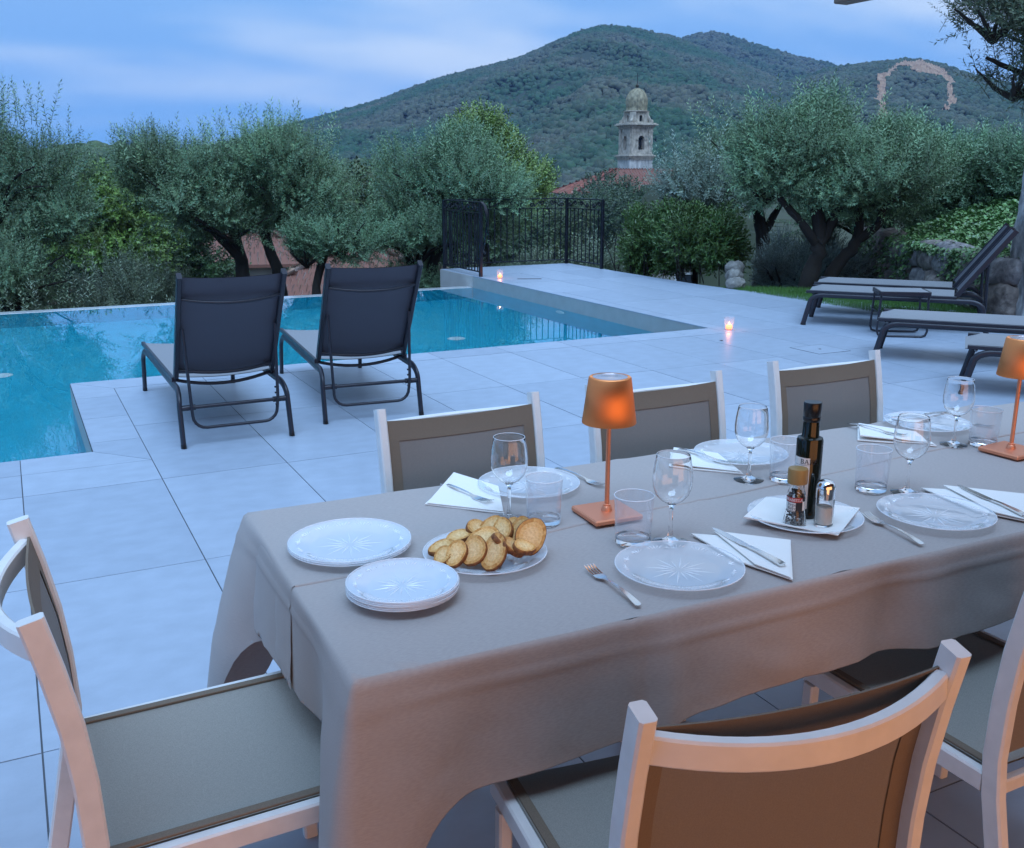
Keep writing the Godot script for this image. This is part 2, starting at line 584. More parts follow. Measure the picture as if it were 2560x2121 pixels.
func terrace():
	var region := PackedVector2Array([Vector2(-8, 1.8), Vector2(14, 1.8), Vector2(14, -6.9), Vector2(9.62, -7.1), Vector2(9.66, -7.6), Vector2(9.58, -8.05), Vector2(9.3, -8.55), Vector2(9.06, -9.31), Vector2(8.88, -9.97), Vector2(8.72, -10.5), Vector2(8.64, -11.25), Vector2(8.63, -12.54), Vector2(8.64, -13.45), Vector2(8.66, -14.95), Vector2(6.28, -14.95), Vector2(6.28, -7.638), Vector2(0.5826, -7.638), Vector2(0.5826, -5.567), Vector2(-8, -5.567)])
	var whole := PackedVector2Array([Vector2(-8, 1.8), Vector2(14, 1.8), Vector2(14, -6.9), Vector2(9.62, -7.1), Vector2(9.66, -7.6), Vector2(9.58, -8.05), Vector2(9.3, -8.55), Vector2(9.06, -9.31), Vector2(8.88, -9.97), Vector2(8.72, -10.5), Vector2(8.64, -11.25), Vector2(8.63, -12.54), Vector2(8.64, -13.45), Vector2(8.66, -14.95), Vector2(6.283, -14.95), Vector2(6.283, -7.963), Vector2(0.303, -7.963), Vector2(0.303, -5.883), Vector2(-8, -5.883)])
	var g := Geo.new()
	g.prism(whole, -3.2, -0.0035)
	var t := part("terrace", g, M.grout)
	struct(t, "pale grey tiled terrace round the pool")
	var g2 := Geo.new()   # rendered face of the terrace beyond the pool
	g2.bx(V(6.2765, -1.5, -14.35), V(0.012, 2.985, 1.26))
	part("rendered_face", g2, M.plaster, t)
	var share := {}
	var xs := []
	for i in range(-13, 23):
		xs.append(-0.071 + 0.6536 * i)
	var zs := []
	for j in range(-8, 7):
		zs.append(-5.174 + 1.228 * j)
	extrude_tiles(region, xs, zs, t, "tile", share)
	# coping stones
	var cx := 0.5826
	for k in 9:
		var a := 0.303 if k == 0 else cx + 0.6536 * k
		var b := cx + 0.6536 * (k + 1)
		if b > 6.28:
			b = 6.28
		if a >= b:
			continue
		var p := PackedVector2Array([Vector2(a, -7.963), Vector2(b, -7.963), Vector2(b, -7.638), Vector2(a if k > 0 else 0.5826, -7.638)])
		coping(p, t)
	var zz := [-7.963, -7.37, -6.72, -6.085, -5.883]
	for k in 4:
		coping(PackedVector2Array([Vector2(0.303, zz[k]), Vector2(0.5826, -7.638 if k == 0 else zz[k]), Vector2(0.5826, -5.567 if k == 3 else zz[k + 1]), Vector2(0.303, zz[k + 1])]), t)
	for k in 7:
		var b := 0.303 if k == 0 else -0.071 - 1.307 * (k - 1)
		var a := -0.071 - 1.307 * k
		coping(PackedVector2Array([Vector2(a, -5.883), Vector2(b, -5.883), Vector2(0.5826 if k == 0 else b, -5.567), Vector2(a, -5.567)]), t)
	# pool
	var pool := Node3D.new()
	pool.name = "pool"
	add_child(pool)
	struct(pool, "turquoise infinity pool set into the terrace")
	var L := [Vector2(-8, -13.72), Vector2(6.278, -13.72), Vector2(6.278, -7.961), Vector2(0.301, -7.961), Vector2(0.301, -5.881), Vector2(-8, -5.881)]
	var lg := Geo.new()
	var bg := Geo.new()
	for k in 6:
		var a: Vector2 = L[k]
		var b: Vector2 = L[(k + 1) % 6]
		lg.quad(V(a.x, -1.3, a.y), V(b.x, -1.3, b.y), V(b.x, -0.19, b.y), V(a.x, -0.19, a.y))
		if k != 0:
			bg.quad(V(a.x, -0.19, a.y), V(b.x, -0.19, b.y), V(b.x, -0.012, b.y), V(a.x, -0.012, a.y))
	lg.quad(V(-8, -1.3, -5.88), V(0.301, -1.3, -5.88), V(0.301, -1.3, -13.72), V(-8, -1.3, -13.72))
	lg.quad(V(0.301, -1.3, -7.96), V(6.278, -1.3, -7.96), V(6.278, -1.3, -13.72), V(0.301, -1.3, -13.72))
	part("liner", lg, M.liner, pool)
	part("waterline_band", bg, M.band, pool)
	var wg := Geo.new()
	wg.bx(V(-0.86, -1.69, -13.84), V(14.27, 3.03, 0.22), 0.006)
	part("overflow_wall", wg, M.weir, pool)
	for p in [V(4.65, -1.295, -10.65), V(-0.2, -1.295, -10.74), V(6.27, -0.42, -11.0)]:
		var ig := Geo.new()
		ig.lathe(PackedVector2Array([Vector2(0.11, 0), Vector2(0.10, 0.012), Vector2(0.03, 0.016), Vector2(0, 0.016)]), 20, Transform3D(Basis() if p.x < 6 else rot(0, 0, PI / 2), p))
		part("inlet", ig, M.inlet, pool)
	var wt := Geo.new()
	var wp := PackedVector2Array([Vector2(-8.05, -13.80), Vector2(6.281, -13.80), Vector2(6.281, -7.956), Vector2(0.302, -7.956), Vector2(0.302, -5.878), Vector2(-8.05, -5.878)])
	wt.prism(wp, -1.5, -0.178)
	struct(part("water", wt, M.water), "still turquoise pool water mirroring trees and railing")
	# access cover with finger hole
	var ac := thing("access_cover", "square tiled inspection cover with a small finger hole in the terrace", "cover", V(6.40, 0.0, -6.52), 0.0)
	var ag := Geo.new()
	ag.box(Transform3D(Basis(), V(0, 0.0012, 0)), V(0.36, 0.003, 0.36), 0.0008)
	part("lid", ag, M.tile1, ac)
	for k in 4:
		var fr := Geo.new()
		var b := rot(0, deg_to_rad(90 * k), 0)
		fr.box(Transform3D(b, b * V(0, 0.001, 0.183)), V(0.371 if k % 2 == 0 else 0.361, 0.003, 0.005))
		part("rim", fr, M.grout, ac)
	var hg := Geo.new()
	hg.lathe(PackedVector2Array([Vector2(0.014, 0.0025), Vector2(0.013, 0.0042), Vector2(0, 0.0042)]), 12)
	part("finger_hole", hg, M.hollow, ac)
	ac.rotation.y = deg_to_rad(0)
	var sd := Geo.new()
	sd.bx(V(0, 0.0015, 0), V(0.36, 0.004, 0.05), 0.001)
	var sdo := part("slot_drain", sd, M.hollow)
	sdo.position = V(6.85, 0, -12.95)
	sdo.rotation.y = deg_to_rad(-25)
	tag(sdo, "short dark slot drain in the terrace beside the candle near the railing", "drain")

func coping(p: PackedVector2Array, t: Node):
	for q in Geometry2D.offset_polygon(p, -0.0022, Geometry2D.JOIN_MITER):
		var g := Geo.new()
		g.prism(q, -0.03, 0.0003)
		part("coping_stone", g, M["tile%d" % (R.randi() % 4)], t)

# ---------------------------------------------------------------- railing
func scroll(w: float, h: float) -> PackedVector2Array:
	var half := PackedVector2Array()
	for i in 19:
		var f := i / 18.0
		var a := lerpf(PI * 1.5 + 2.2, -0.55, f)
		var r := lerpf(0.09, 0.30, f) * h
		half.append(Vector2(0.24 * w + cos(a) * r, 0.34 * h - sin(a) * r * -1.0))
	var pts := PackedVector2Array()
	for p in half:
		pts.append(p)
	pts.append(Vector2(w / 2, h / 2))
	for i in range(18, -1, -1):
		pts.append(Vector2(w, h) - half[i])
	return pts

func railing():
	var t := thing("railing", "black wrought iron railing with scrollwork at the far end of the pool terrace", "railing")
	var A := V(6.36, 0, -15.0)      # far left corner
	var N := V(6.34, 0, -13.56)     # near end above the overflow edge
	var C := V(8.60, 0, -14.90)
	var D := V(8.62, 0, -13.78)
	var top := 1.10
	var sub := 0.94
	for seg in [[N, A, 13], [A, C, 20], [C, D, 9]]:
		var p: Vector3 = seg[0]
		var q: Vector3 = seg[1]
		var n: int = seg[2]
		var g := Geo.new()
		if p == N:
			g.bar(PackedVector3Array([V(6.34, 0.66, -13.37), V(6.34, 0.80, -13.33), V(6.34, 0.95, -13.345), V(6.34, 1.05, -13.40), V(6.34, 1.10, -13.50), A + V(0, top, 0)]), 0.045, 0.018)
			g.tube(PackedVector3Array([V(6.34, 0.66, -13.37), V(6.34, 0.52, -13.42), V(6.34, 0.40, -13.47), V(6.34, 0.36, -13.43), V(6.34, 0.37, -13.38)]), 0.013)
		else:
			g.bar(PackedVector3Array([p + V(0, top, 0), q + V(0, top, 0)]), 0.045, 0.018)
		part("handrail", g, M.iron, t)
		var g2 := Geo.new()
		g2.bar(PackedVector3Array([p + V(0, sub, 0), q + V(0, sub, 0)]), 0.026, 0.014)
		part("upper_rail", g2, M.iron, t)
		var g3 := Geo.new()
		g3.bar(PackedVector3Array([p + V(0, 0.07, 0), q + V(0, 0.07, 0)]), 0.03, 0.016)
		part("lower_rail", g3, M.iron, t)
		for k in range(1, n):
			var b := Geo.new()
			var x := p.lerp(q, float(k) / n)
			b.rod(x + V(0, 0.075, 0), x + V(0, sub if k % 6 else top - 0.005, 0), 0.0105, 6)
			part("bar", b, M.iron, t)
		var len := p.distance_to(q)
		var ns := maxi(2, roundi(len / 0.36))
		var dir := (q - p) / len
		for k in ns:
			var sc := scroll(len / ns * 0.98, top - sub - 0.02)
			var path := PackedVector3Array()
			for v in sc:
				var vx: float = v.x if k % 2 == 0 else len / ns * 0.98 - v.x
				path.append(p + dir * (k * len / ns + vx) + V(0, sub + 0.008 + v.y, 0))
			var s := Geo.new()
			s.tube(path, 0.0105, 6)
			part("scroll", s, M.iron, t)
	for c in [A + V(0, -0.15, 0), N + V(0, -0.17, 0), C, D]:
		var g := Geo.new()
		g.bar(PackedVector3Array([c, V(c.x, top - 0.004, c.z)]), 0.05, 0.05, Vector3.BACK)
		part("post", g, M.iron, t)

# ---------------------------------------------------------------- dining chairs
func make_chair(label: String) -> Node3D:
	var t := thing("dining_chair", label, "chair", Vector3.ZERO, 0.0, "white framed chairs round the dining table")
	var w := 0.2475
	var post := [[0.0, 0.300], [0.16, 0.258], [0.30, 0.228], [0.40, 0.208], [0.48, 0.200], [0.60, 0.204], [0.70, 0.214], [0.80, 0.232], [0.895, 0.253]]
	for s in [-1, 1]:
		var g := Geo.new()
		var path := PackedVector3Array()
		for p in post:
			path.append(V(s * w, p[0], p[1]))
		g.bar(path, 0.026, 0.040, Vector3.BACK)
		part("rear_leg", g, M.white, t)
		var f := Geo.new()
		f.bar(PackedVector3Array([V(s * w, 0, -0.282), V(s * w, 0.398, -0.274)]), 0.026, 0.032, Vector3.BACK)
		part("front_leg", f, M.white, t)
		var r := Geo.new()
		r.bar(PackedVector3Array([V(s * w, 0.421, 0.186), V(s * w, 0.424, -0.318)]), 0.024, 0.042)
		part("seat_rail", r, M.white, t)
	var cb := Geo.new()
	cb.bar(PackedVector3Array([V(-w + 0.013, 0.415, -0.278), V(w - 0.013, 0.415, -0.278)]), 0.02, 0.03)
	part("cross_bar", cb, M.white, t)
	var cb2 := Geo.new()
	cb2.bar(PackedVector3Array([V(-w + 0.013, 0.405, 0.196), V(w - 0.013, 0.405, 0.196)]), 0.02, 0.03)
	part("cross_bar", cb2, M.white, t)
	var br := Geo.new()
	var bp := PackedVector3Array()
	for i in 17:
		var x := lerpf(-1, 1, i / 16.0)
		bp.append(V(x * (w - 0.012), 0.838 - 0.012 * (1 - x * x), 0.245 + 0.062 * (1 - x * x)))
	br.bar(bp, 0.022, 0.042)
	part("back_rail", br, M.white, t)
	# seat cloth, slung between the rails
	var st := Geo.new()
	for side in [0.0, -0.004]:
		var rows := []
		for i in 13:
			var z := lerpf(0.188, -0.322, i / 12.0)
			var row := PackedVector3Array()
			for j in 13:
				var x := lerpf(-1, 1, j / 12.0)
				var d := 0.014 * (1 - x * x) * (1 - pow(absf(i / 6.0 - 1.0), 3.0) * 0.6)
				row.append(V(x * (w - 0.010), 0.446 - d + side - 0.016 * ss(0.9, 1.0, i / 12.0), z))
			rows.append(row)
		st.sheet(rows)
	part("seat", st, M.sling, t)
	for s in [-1, 1]:
		var ph := Geo.new()
		var path := PackedVector3Array()
		for i in 9:
			path.append(V(s * (w - 0.022), 0.448, lerpf(0.186, -0.320, i / 8.0)))
		ph.bar(path, 0.018, 0.005)
		part("seat_hem", ph, M.hem, t)
	# back cloth: a panel with a doubled hem all round
	var zof := func(y: float) -> float:
		for k in range(1, 9):
			if y <= post[k][0]:
				return lerpf(post[k - 1][1], post[k][1], (y - post[k - 1][0]) / (post[k][0] - post[k - 1][0])) - 0.008
		return 0.245
	var shape := func(u: float, v: float, off: float) -> Vector3:
		var y := lerpf(0.47, 0.862, v)
		return V(u * (w - 0.012), y - 0.010 * (1 - u * u) * ss(0.6, 1.0, v), zof.call(y) + off + 0.012 * (1 - u * u) * ss(0.5, 1.0, v))
	var bk := Geo.new()
	var rows2 := []
	for i in 17:
		var row := PackedVector3Array()
		for j in 13:
			row.append(shape.call(lerpf(-0.86, 0.86, j / 12.0), lerpf(0.0, 0.86, i / 16.0), 0.0))
		rows2.append(row)
	bk.sheet(rows2)
	part("backrest", bk, M.panel, t)
	var hm := Geo.new()
	for strip in [[-1.0, -0.855, 0.0, 1.0], [0.855, 1.0, 0.0, 1.0], [-0.856, 0.856, 0.855, 1.0]]:
		for off in [-0.0022, 0.0022]:
			var rows3 := []
			for i in 13:
				var row := PackedVector3Array()
				for j in 9:
					row.append(shape.call(lerpf(strip[0], strip[1], j / 8.0), lerpf(strip[2], strip[3], i / 12.0), off))
				rows3.append(row)
			hm.sheet(rows3)
	for i in 24:    # rolled top edge
		var u0 := lerpf(-1, 1, i / 24.0)
		var u1 := lerpf(-1, 1, (i + 1) / 24.0)
		hm.quad(shape.call(u0, 1.0, -0.0022), shape.call(u1, 1.0, -0.0022), shape.call(u1, 1.0, 0.0022), shape.call(u0, 1.0, 0.0022))
	part("hem", hm, M.hem, t)
	return t

func chairs():
	var c := make_chair("white framed chair at the table's near left end, its taupe seat in full view")
	c.position = V(0.215, 0, -1.795)
	c.rotation.y = deg_to_rad(-90.0 + 1.0)
	dup(c, "dining_chair", "white framed chair seen from behind on the table's near side, lowest in the picture", V(0.92, 0, -1.129), deg_to_rad(-7.0))
	dup(c, "dining_chair", "near side chair at the bottom right corner, mostly cut off by the frame", V(1.80, 0, -1.25), 0.0)
	dup(c, "dining_chair", "pool side dining chair left of the copper lamp, in front of the black loungers", V(1.139, 0, -2.337), deg_to_rad(180.5))
	dup(c, "dining_chair", "chair on the pool side of the table, half hidden behind the copper lamp", V(1.845, 0, -2.35), deg_to_rad(180))
	dup(c, "dining_chair", "pool side dining chair behind the oil bottle, farthest to the right", V(2.628, 0, -2.397), deg_to_rad(180))

# ---------------------------------------------------------------- sun loungers
# feet at z 0 (head end) and z -1.73 (foot end), x from -0.315 to 0.315
func make_lounger(label: String, up: bool) -> Node3D:
	var t := thing("sun_lounger", label, "sun lounger", Vector3.ZERO, 0.0, "black framed sun loungers on the terrace")
	var w := 0.30
	var sy := 0.335
	for s in [-1, 1]:
		var f := Geo.new()
		var pts := PackedVector3Array([V(s * 0.315, 0, 0)])
		for i in 7:
			var a := i / 6.0
			pts.append(V(s * lerpf(0.313, w, a), 0.24 + 0.075 * sin(a * PI / 2), -0.055 - 0.13 * (1 - cos(a * PI / 2))))
		for i in 7:
			var a := i / 6.0
			pts.append(V(s * lerpf(w, 0.313, a), 0.24 + 0.075 * cos(a * PI / 2), -1.545 - 0.13 * sin(a * PI / 2)))
		pts.append(V(s * 0.315, 0, -1.73))
		f.tube(pts, 0.025, 12, PackedFloat32Array(), false, 0.60, Vector3.RIGHT)
		part("side_frame", f, M.lframe, t)
		for z in [0.0, -1.73]:
			var fc := Geo.new()
			fc.tube(PackedVector3Array([V(s * 0.315, 0.0, z), V(s * 0.3148, 0.022, z * 0.998 - 0.004 * (1.0 if z == 0.0 else -1.0))]), 0.0265, 12, PackedFloat32Array(), false, 0.62, Vector3.RIGHT)
			part("foot_cap", fc, M.cap, t)
		var sr := Geo.new()
		sr.bar(PackedVector3Array([V(s * (w - 0.002), sy + 0.012, -0.30), V(s * (w - 0.002), sy + 0.012, -1.72)]), 0.026, 0.030)
		part("seat_rail", sr, M.lframe, t)
	# seat sling
	var st := Geo.new()
	for off in [0.0, -0.004]:
		var rows := []
		for i in 15:
			var f := i / 14.0
			var row := PackedVector3Array()
			for j in 11:
				var x := lerpf(-1, 1, j / 10.0)
				row.append(V(x * (w - 0.006), sy + 0.028 + off - 0.020 * (1 - x * x) - 0.03 * pow(ss(0.93, 1.0, f), 2.0), lerpf(-0.32, -1.735, f)))
			rows.append(row)
		st.sheet(rows)
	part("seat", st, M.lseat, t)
	for z in [-0.36, -1.0, -1.66]:
		var cr := Geo.new()
		var path := PackedVector3Array()
		for j in 13:
			var x := lerpf(-1, 1, j / 12.0)
			path.append(V(x * (w - 0.01), sy + 0.0 - 0.045 * (1 - x * x), z))
		cr.tube(path, 0.0105, 8)
		part("cross_tube", cr, M.lframe, t)
	# low tube between the rear legs
	var lt := Geo.new()
	lt.rod(V(-0.309, 0.225, -0.05), V(0.309, 0.225, -0.05), 0.0115, 10)
	part("rear_tube", lt, M.lframe, t)
	for s in [-1, 1]:
		var sl := Geo.new()
		sl.rod(V(s * 0.305, 0.225, -0.05), V(s * 0.225, 0.225, -0.05), 0.017, 10)
		part("sleeve", sl, M.lframe, t)
	# backrest
	var b := Vector2(-0.30, sy + 0.03)       # z, y of the hinge
	var e := Vector2(0.15, 0.995) if up else Vector2(0.47, sy + 0.03)
	var at := func(x: float, f: float, off: float) -> Vector3:
		var q := b.lerp(e, f)
		var d := (e - b).normalized()
		return V(x, q.y + d.x * off, q.x - d.y * off)     # off is towards the sitter
	for s in [-1, 1]:
		var g := Geo.new()
		g.bar(PackedVector3Array([at.call(s * 0.285, 0.0, 0.0), at.call(s * 0.285, 1.0, 0.0)]), 0.026, 0.046, Vector3.BACK)
		part("back_bar", g, M.lframe, t)
		var cp := Geo.new()
		cp.bar(PackedVector3Array([at.call(s * 0.285, 1.0, 0.0), at.call(s * 0.285, 1.012, 0.0)]), 0.029, 0.049, Vector3.BACK)
		part("end_cap", cp, M.lframe, t)
	var bk := Geo.new()
	for off in [0.012, 0.008]:
		var rows := []
		for i in 13:
			var f := i / 12.0
			var row := PackedVector3Array()
			for j in 11:
				var x := lerpf(-1, 1, j / 10.0)
				row.append(at.call(x * 0.275, lerpf(0.02, 0.985, f), off - 0.018 * (1 - x * x)))
			rows.append(row)
		bk.sheet(rows)
	part("backrest", bk, M.lsling_shaded, t)
	for f in [0.08, 0.80]:
		var cr := Geo.new()
		var path := PackedVector3Array()
		for j in 13:
			var x := lerpf(-1, 1, j / 12.0)
			path.append(at.call(x * 0.278, f, -0.008 - 0.045 * (1 - x * x)))
		cr.tube(path, 0.0105, 8)
		part("back_tube", cr, M.lframe, t)
	# U-shaped prop
	if up:
		var u := Geo.new()
		var q: Vector3 = at.call(0.25, 0.52, -0.02)
		var bz := -0.04
		var by := 0.10
		var path := PackedVector3Array([V(-0.262, q.y, q.z), V(-0.25, 0.24, -0.028)])
		for i in 6:
			var a := i / 5.0 * PI / 2
			path.append(V(-0.17 - 0.075 * cos(a), by + 0.075 - 0.075 * sin(a), bz))
		for i in 6:
			var a := i / 5.0 * PI / 2
			path.append(V(0.17 + 0.075 * sin(a), by + 0.075 - 0.075 * cos(a), bz))
		path.append(V(0.25, 0.24, -0.028))
		path.append(V(0.262, q.y, q.z))
		u.tube(path, 0.0095, 8)
		part("prop", u, M.lframe, t)
		for k in 4:
			var nt := Geo.new()
			nt.bx(V(0.24, 0.20 + 0.035 * k, -0.026), V(0.014, 0.010, 0.010))
			part("notch", nt, M.lframe, t)
	return t

func loungers():
	var a := make_lounger("left one of the two black loungers standing at the pool edge", true)
	a.position = V(1.092, 0, -5.72)
	var b := dup(a, "sun_lounger", "right one of the two black loungers standing at the pool edge", V(1.985, 0, -5.88), deg_to_rad(-5.0))
	var d1 := Vector2(0.635, 0.772)
	var turn := atan2(d1.x, d1.y)
	var c := dup(a, "sun_lounger", "sun lounger with raised back by the stone wall, nearer one of its pair", V(8.63, 0, -6.56), turn)
	var d := dup(a, "sun_lounger", "sun lounger with raised back by the stone wall, farther one, beside the lawn", V(9.25, 0, -7.10), turn)
	var f := make_lounger("flat sun lounger behind the right-hand dining chair, foot towards the pool", false)
	f.position = V(7.75, 0, -4.77)
	f.rotation.y = deg_to_rad(38.7)
	dup(f, "sun_lounger", "flat sun lounger nearest the table, mostly hidden behind the right copper lamp", V(7.28, 0, -3.51), deg_to_rad(38.7))
	# folding side table
	var t := thing("side_table", "small black folding side table standing between the loungers on the right", "side table", V(7.66, 0, -6.79), deg_to_rad(-36.0))
	var g := Geo.new()
	g.bx(V(0, 0.425, 0), V(0.44, 0.028, 0.35), 0.006)
	part("table_top", g, M.lseat, t)
	for s in [-1, 1]:
		var fr := Geo.new()
		fr.bx(V(0, 0.42, s * 0.183), V(0.46, 0.04, 0.018), 0.003)
		part("top_frame", fr, M.lframe, t)
		var fr2 := Geo.new()
		fr2.bx(V(s * 0.227, 0.42, 0), V(0.018, 0.0395, 0.35), 0.003)
		part("top_frame", fr2, M.lframe, t)
	for s in [-1, 1]:
		var u := Geo.new()
		var zz: float = s * 0.165
		u.tube(PackedVector3Array([V(-0.215, 0.405, zz), V(-0.23, 0.06, zz), V(-0.215, 0.022, zz), V(-0.18, 0.011, zz), V(0.18, 0.011, zz), V(0.215, 0.022, zz), V(0.23, 0.06, zz), V(0.215, 0.405, zz)]), 0.011, 8)
		part("leg_frame", u, M.lframe, t)
	for s in [-1, 1]:
		var br := Geo.new()
		br.rod(V(s * 0.222, 0.23, -0.165), V(s * 0.222, 0.23, 0.165), 0.008, 6)
		part("brace", br, M.lframe, t)

# ---------------------------------------------------------------- table and cloths
const TOP := 0.752
var TX := Transform3D(Basis(Vector3.UP, deg_to_rad(-1.3)), Vector3(0.443, 0, -2.28))
const TL := 3.2
const TW := 0.884

func cloth(called: String, label: String, z0: float, z1: float, lift: float, split_near: bool, sd: int):
	var f := FastNoiseLite.new()
	f.seed = sd
	f.frequency = 2.2
	var f2 := FastNoiseLite.new()
	f2.seed = sd + 5
	f2.frequency = 9.0
	var wave := func(x: float) -> float:
		return -0.078 * x + 0.006 * sin(x * 5.1 + 1.0) + 0.003 * sin(x * 13.0)
	var zs := func(x: float, v: float) -> float:
		var a := z0
		var b: float = z1 + (wave.call(x) if split_near else 0.0)
		return lerpf(a, b, v)
	var yf := func(x: float, z: float) -> float:
		var y := TOP + lift + f.get_noise_2d(x * 0.6, z) * 0.0025 + f2.get_noise_2d(x * 0.5, z * 1.6) * 0.0009
		y += 0.006 * exp(-pow((z - 0.30 - 0.10 * x) / 0.02, 2)) * ss(0.45, 0.25, absf(x - 0.38) * 1.6) # rumples by the bread plate
		y += 0.004 * exp(-pow((z - 0.24 - 0.14 * x) / 0.016, 2)) * ss(0.45, 0.25, absf(x - 0.42) * 1.6)
		y += 0.0032 * exp(-pow((x - 1.03) / 0.005, 2)) + 0.0032 * exp(-pow((x - 2.03) / 0.005, 2)) + 0.0028 * exp(-pow((z - 0.66) / 0.005, 2)) + 0.0022 * f.get_noise_2d(x * 2.4, z * 6.0) * ss(0.3, 0.0, absf(x - 0.5)) # ironed folds
		y -= lift * 0.8 * ss(0.0, 1.0, 0.0)
		return y
	var g := Geo.new()
	var s := g.fresh()
	# the top, its border rolling over the edge into the drop
	var rows := []
	for i in 97:
		var x := TL * i / 96.0
		var row := PackedVector3Array()
		for j in 25:
			var z: float = zs.call(x, j / 24.0)
			row.append(V(x, yf.call(x, z), z))
		rows.append(row)
	g.sheet(rows, s)
	# the drop: walk round the outside of this half
	var path := []         # position, outward, distance to the nearer corner, on which side
	var side_from: float = zs.call(0.0, 1.0) if split_near else zs.call(0.0, 0.0)
	var corner := 0.0 if split_near else TW
	var sgn := -1.0 if split_near else 1.0
	for i in 25:
		var z := lerpf(side_from, corner, i / 24.0)
		path.append([Vector2(0, z), Vector2(-1, 0), absf(z - corner)])
	for i in range(1, 8):
		var a := i / 8.0 * PI / 2
		path.append([Vector2(0, corner), Vector2(-cos(a), sgn * sin(a)), 0.0])
	for i in range(0, 129):
		var x := TL * pow(i / 128.0, 1.25)
		path.append([Vector2(x, corner), Vector2(0, sgn), x])
	var drops := []
	var acc := 0.0
	for k in path.size():
		var p: Vector2 = path[k][0]
		var o: Vector2 = path[k][1]
		var u: float = path[k][2]
		var left := o.x < -0.99
		var ear := exp(-pow(u / 0.11, 2.0))
		var drop := 0.25 + 0.25 * exp(-pow(u / 0.092, 2.0)) + 0.006 * sin(p.x * 6.0 + 1.0)
		if left:
			drop -= 0.030 * ss(0.12, 0.3, u)
		else:
			drop -= 0.045 * ss(0.35, 0.95, u)
		var flare := (0.034 * o.x * o.x + 0.006 * o.y * o.y) if not split_near else (0.085 * o.x * o.x + 0.05 * o.y * o.y)
		var off := 0.014 + flare * ear + lift
		if left:
			off += (0.007 * sin(p.y * 9.0) - 0.022 * exp(-pow((u - 0.24) / 0.09, 2.0))) * (1 - ear)
		else:
			off += (0.006 * sin(p.x * 9.0 + sd) - 0.016 * exp(-pow((u - 0.20) / 0.08, 2.0))) * (1 - ear)
			off += 0.020 * exp(-pow((p.x - 0.60) / 0.03, 2.0)) + 0.022 * exp(-pow((p.x - 1.28) / 0.05, 2.0)) - 0.020 * exp(-pow((p.x - 1.16) / 0.05, 2.0)) + 0.016 * exp(-pow((p.x - 1.80) / 0.04, 2.0))
		var col := PackedVector3Array()
		var y0: float = yf.call(p.x, clampf(p.y, 0, TW))
		for i in 23:
			var v := pow(i / 22.0, 1.3)
			var d := v * drop
			var rr := 0.008 * (1.0 - exp(-d / 0.005))
			var out := rr + (off + ear * 0.02) * (1.0 - pow(1.0 - v, 1.6)) + f.get_noise_3d(p.x * 1.5, d * 2.0, p.y * 1.5) * 0.010 * v
			out += 0.0034 * exp(-pow((d - 0.052 - 0.006 * sin(p.x * 3.0)) / 0.005, 2.0)) + f2.get_noise_3d(p.x * 0.8, d * 0.25, p.y * 0.8) * 0.006 * v
			out += 0.0042 * (exp(-pow((p.x - 0.52) / 0.005, 2)) + exp(-pow((p.x - 1.03) / 0.005, 2)) + exp(-pow((p.x - 1.52) / 0.005, 2))) if not left else 0.0
			var down := d - 0.006 * (1.0 - exp(-d / 0.008)) * 0.4
			col.append(V(p.x + o.x * out, y0 - down, p.y + o.y * out))
		drops.append(col)
	var q := []
	for c in drops:
		q.append(c)
	if not split_near:
		g.sheet(q, s)
	else:
		q.reverse()
		g.sheet(q, s)
	# turned hem
	var hg := []
	for c in q:
		var a: Vector3 = c[22]
		var b: Vector3 = c[21]
		var d: Vector3 = (a - b).normalized()
		hg.append(PackedVector3Array([a, a + d * 0.001 + V(0, -0.0012, 0), b.lerp(a, 0.2) + V(0, 0, -0.0025)]))
	g.sheet(hg)
	if split_near:   # the upper cloth's free edge across the table has a small thickness
		var er := []
		for i in 97:
			var x := TL * i / 96.0
			var z: float = zs.call(x, 1.0)
			var y: float = yf.call(x, z)
			er.append(PackedVector3Array([V(x, y, z), V(x, y - lift * 0.5, z + 0.003), V(x, y - lift - 0.001, z + 0.0035)]))
		g.sheet(er)
	var o := part(called, g, M.linen)
	o.transform = TX
	tag(o, label, "tablecloth")

func table():
	var t := thing("dining_table", "long white dining table hidden under two linen cloths", "table", TX.origin, TX.basis.get_euler().y)
	var g := Geo.new()
	g.bx(V(TL / 2, 0.735, TW / 2), V(TL - 0.03, 0.026, TW - 0.03), 0.004)
	part("table_top", g, M.white, t)
	for x in [0.10, TL - 0.10]:
		for z in [0.10, TW - 0.10]:
			var l := Geo.new()
			l.bx(V(x, 0.361, z), V(0.07, 0.722, 0.07), 0.004)
			part("leg", l, M.white, t)
	for z in [0.09, TW - 0.09]:
		var a := Geo.new()
		a.bx(V(TL / 2, 0.68, z), V(TL - 0.30, 0.08, 0.025), 0.003)
		part("apron", a, M.white, t)
	cloth("tablecloth", "beige linen cloth on the near half of the table, hanging over chair seats", 0.16, TW, 0.0, false, 7)
	cloth("tablecloth", "beige linen cloth on the pool side half, its edge crossing the middle of the table", 0.0, 0.469, 0.0032, true, 21)

# ---------------------------------------------------------------- things on the table
const TY := 0.7565

func yaw_to(a: Vector2, b: Vector2) -> float:     # turn that brings local -z onto a > b
	var d := b - a
	return atan2(-d.x, -d.y)

func plate_mesh(r: float) -> ArrayMesh:
	var g := Geo.new()
	g.lathe(PackedVector2Array([Vector2(0, 0.0030), Vector2(r * 0.60, 0.0030), Vector2(r * 0.68, 0.0048), Vector2(r * 0.76, 0.0085), Vector2(r * 0.88, 0.0125), Vector2(r * 0.98, 0.0155), Vector2(r, 0.0158)]), 48)
	return g.done()

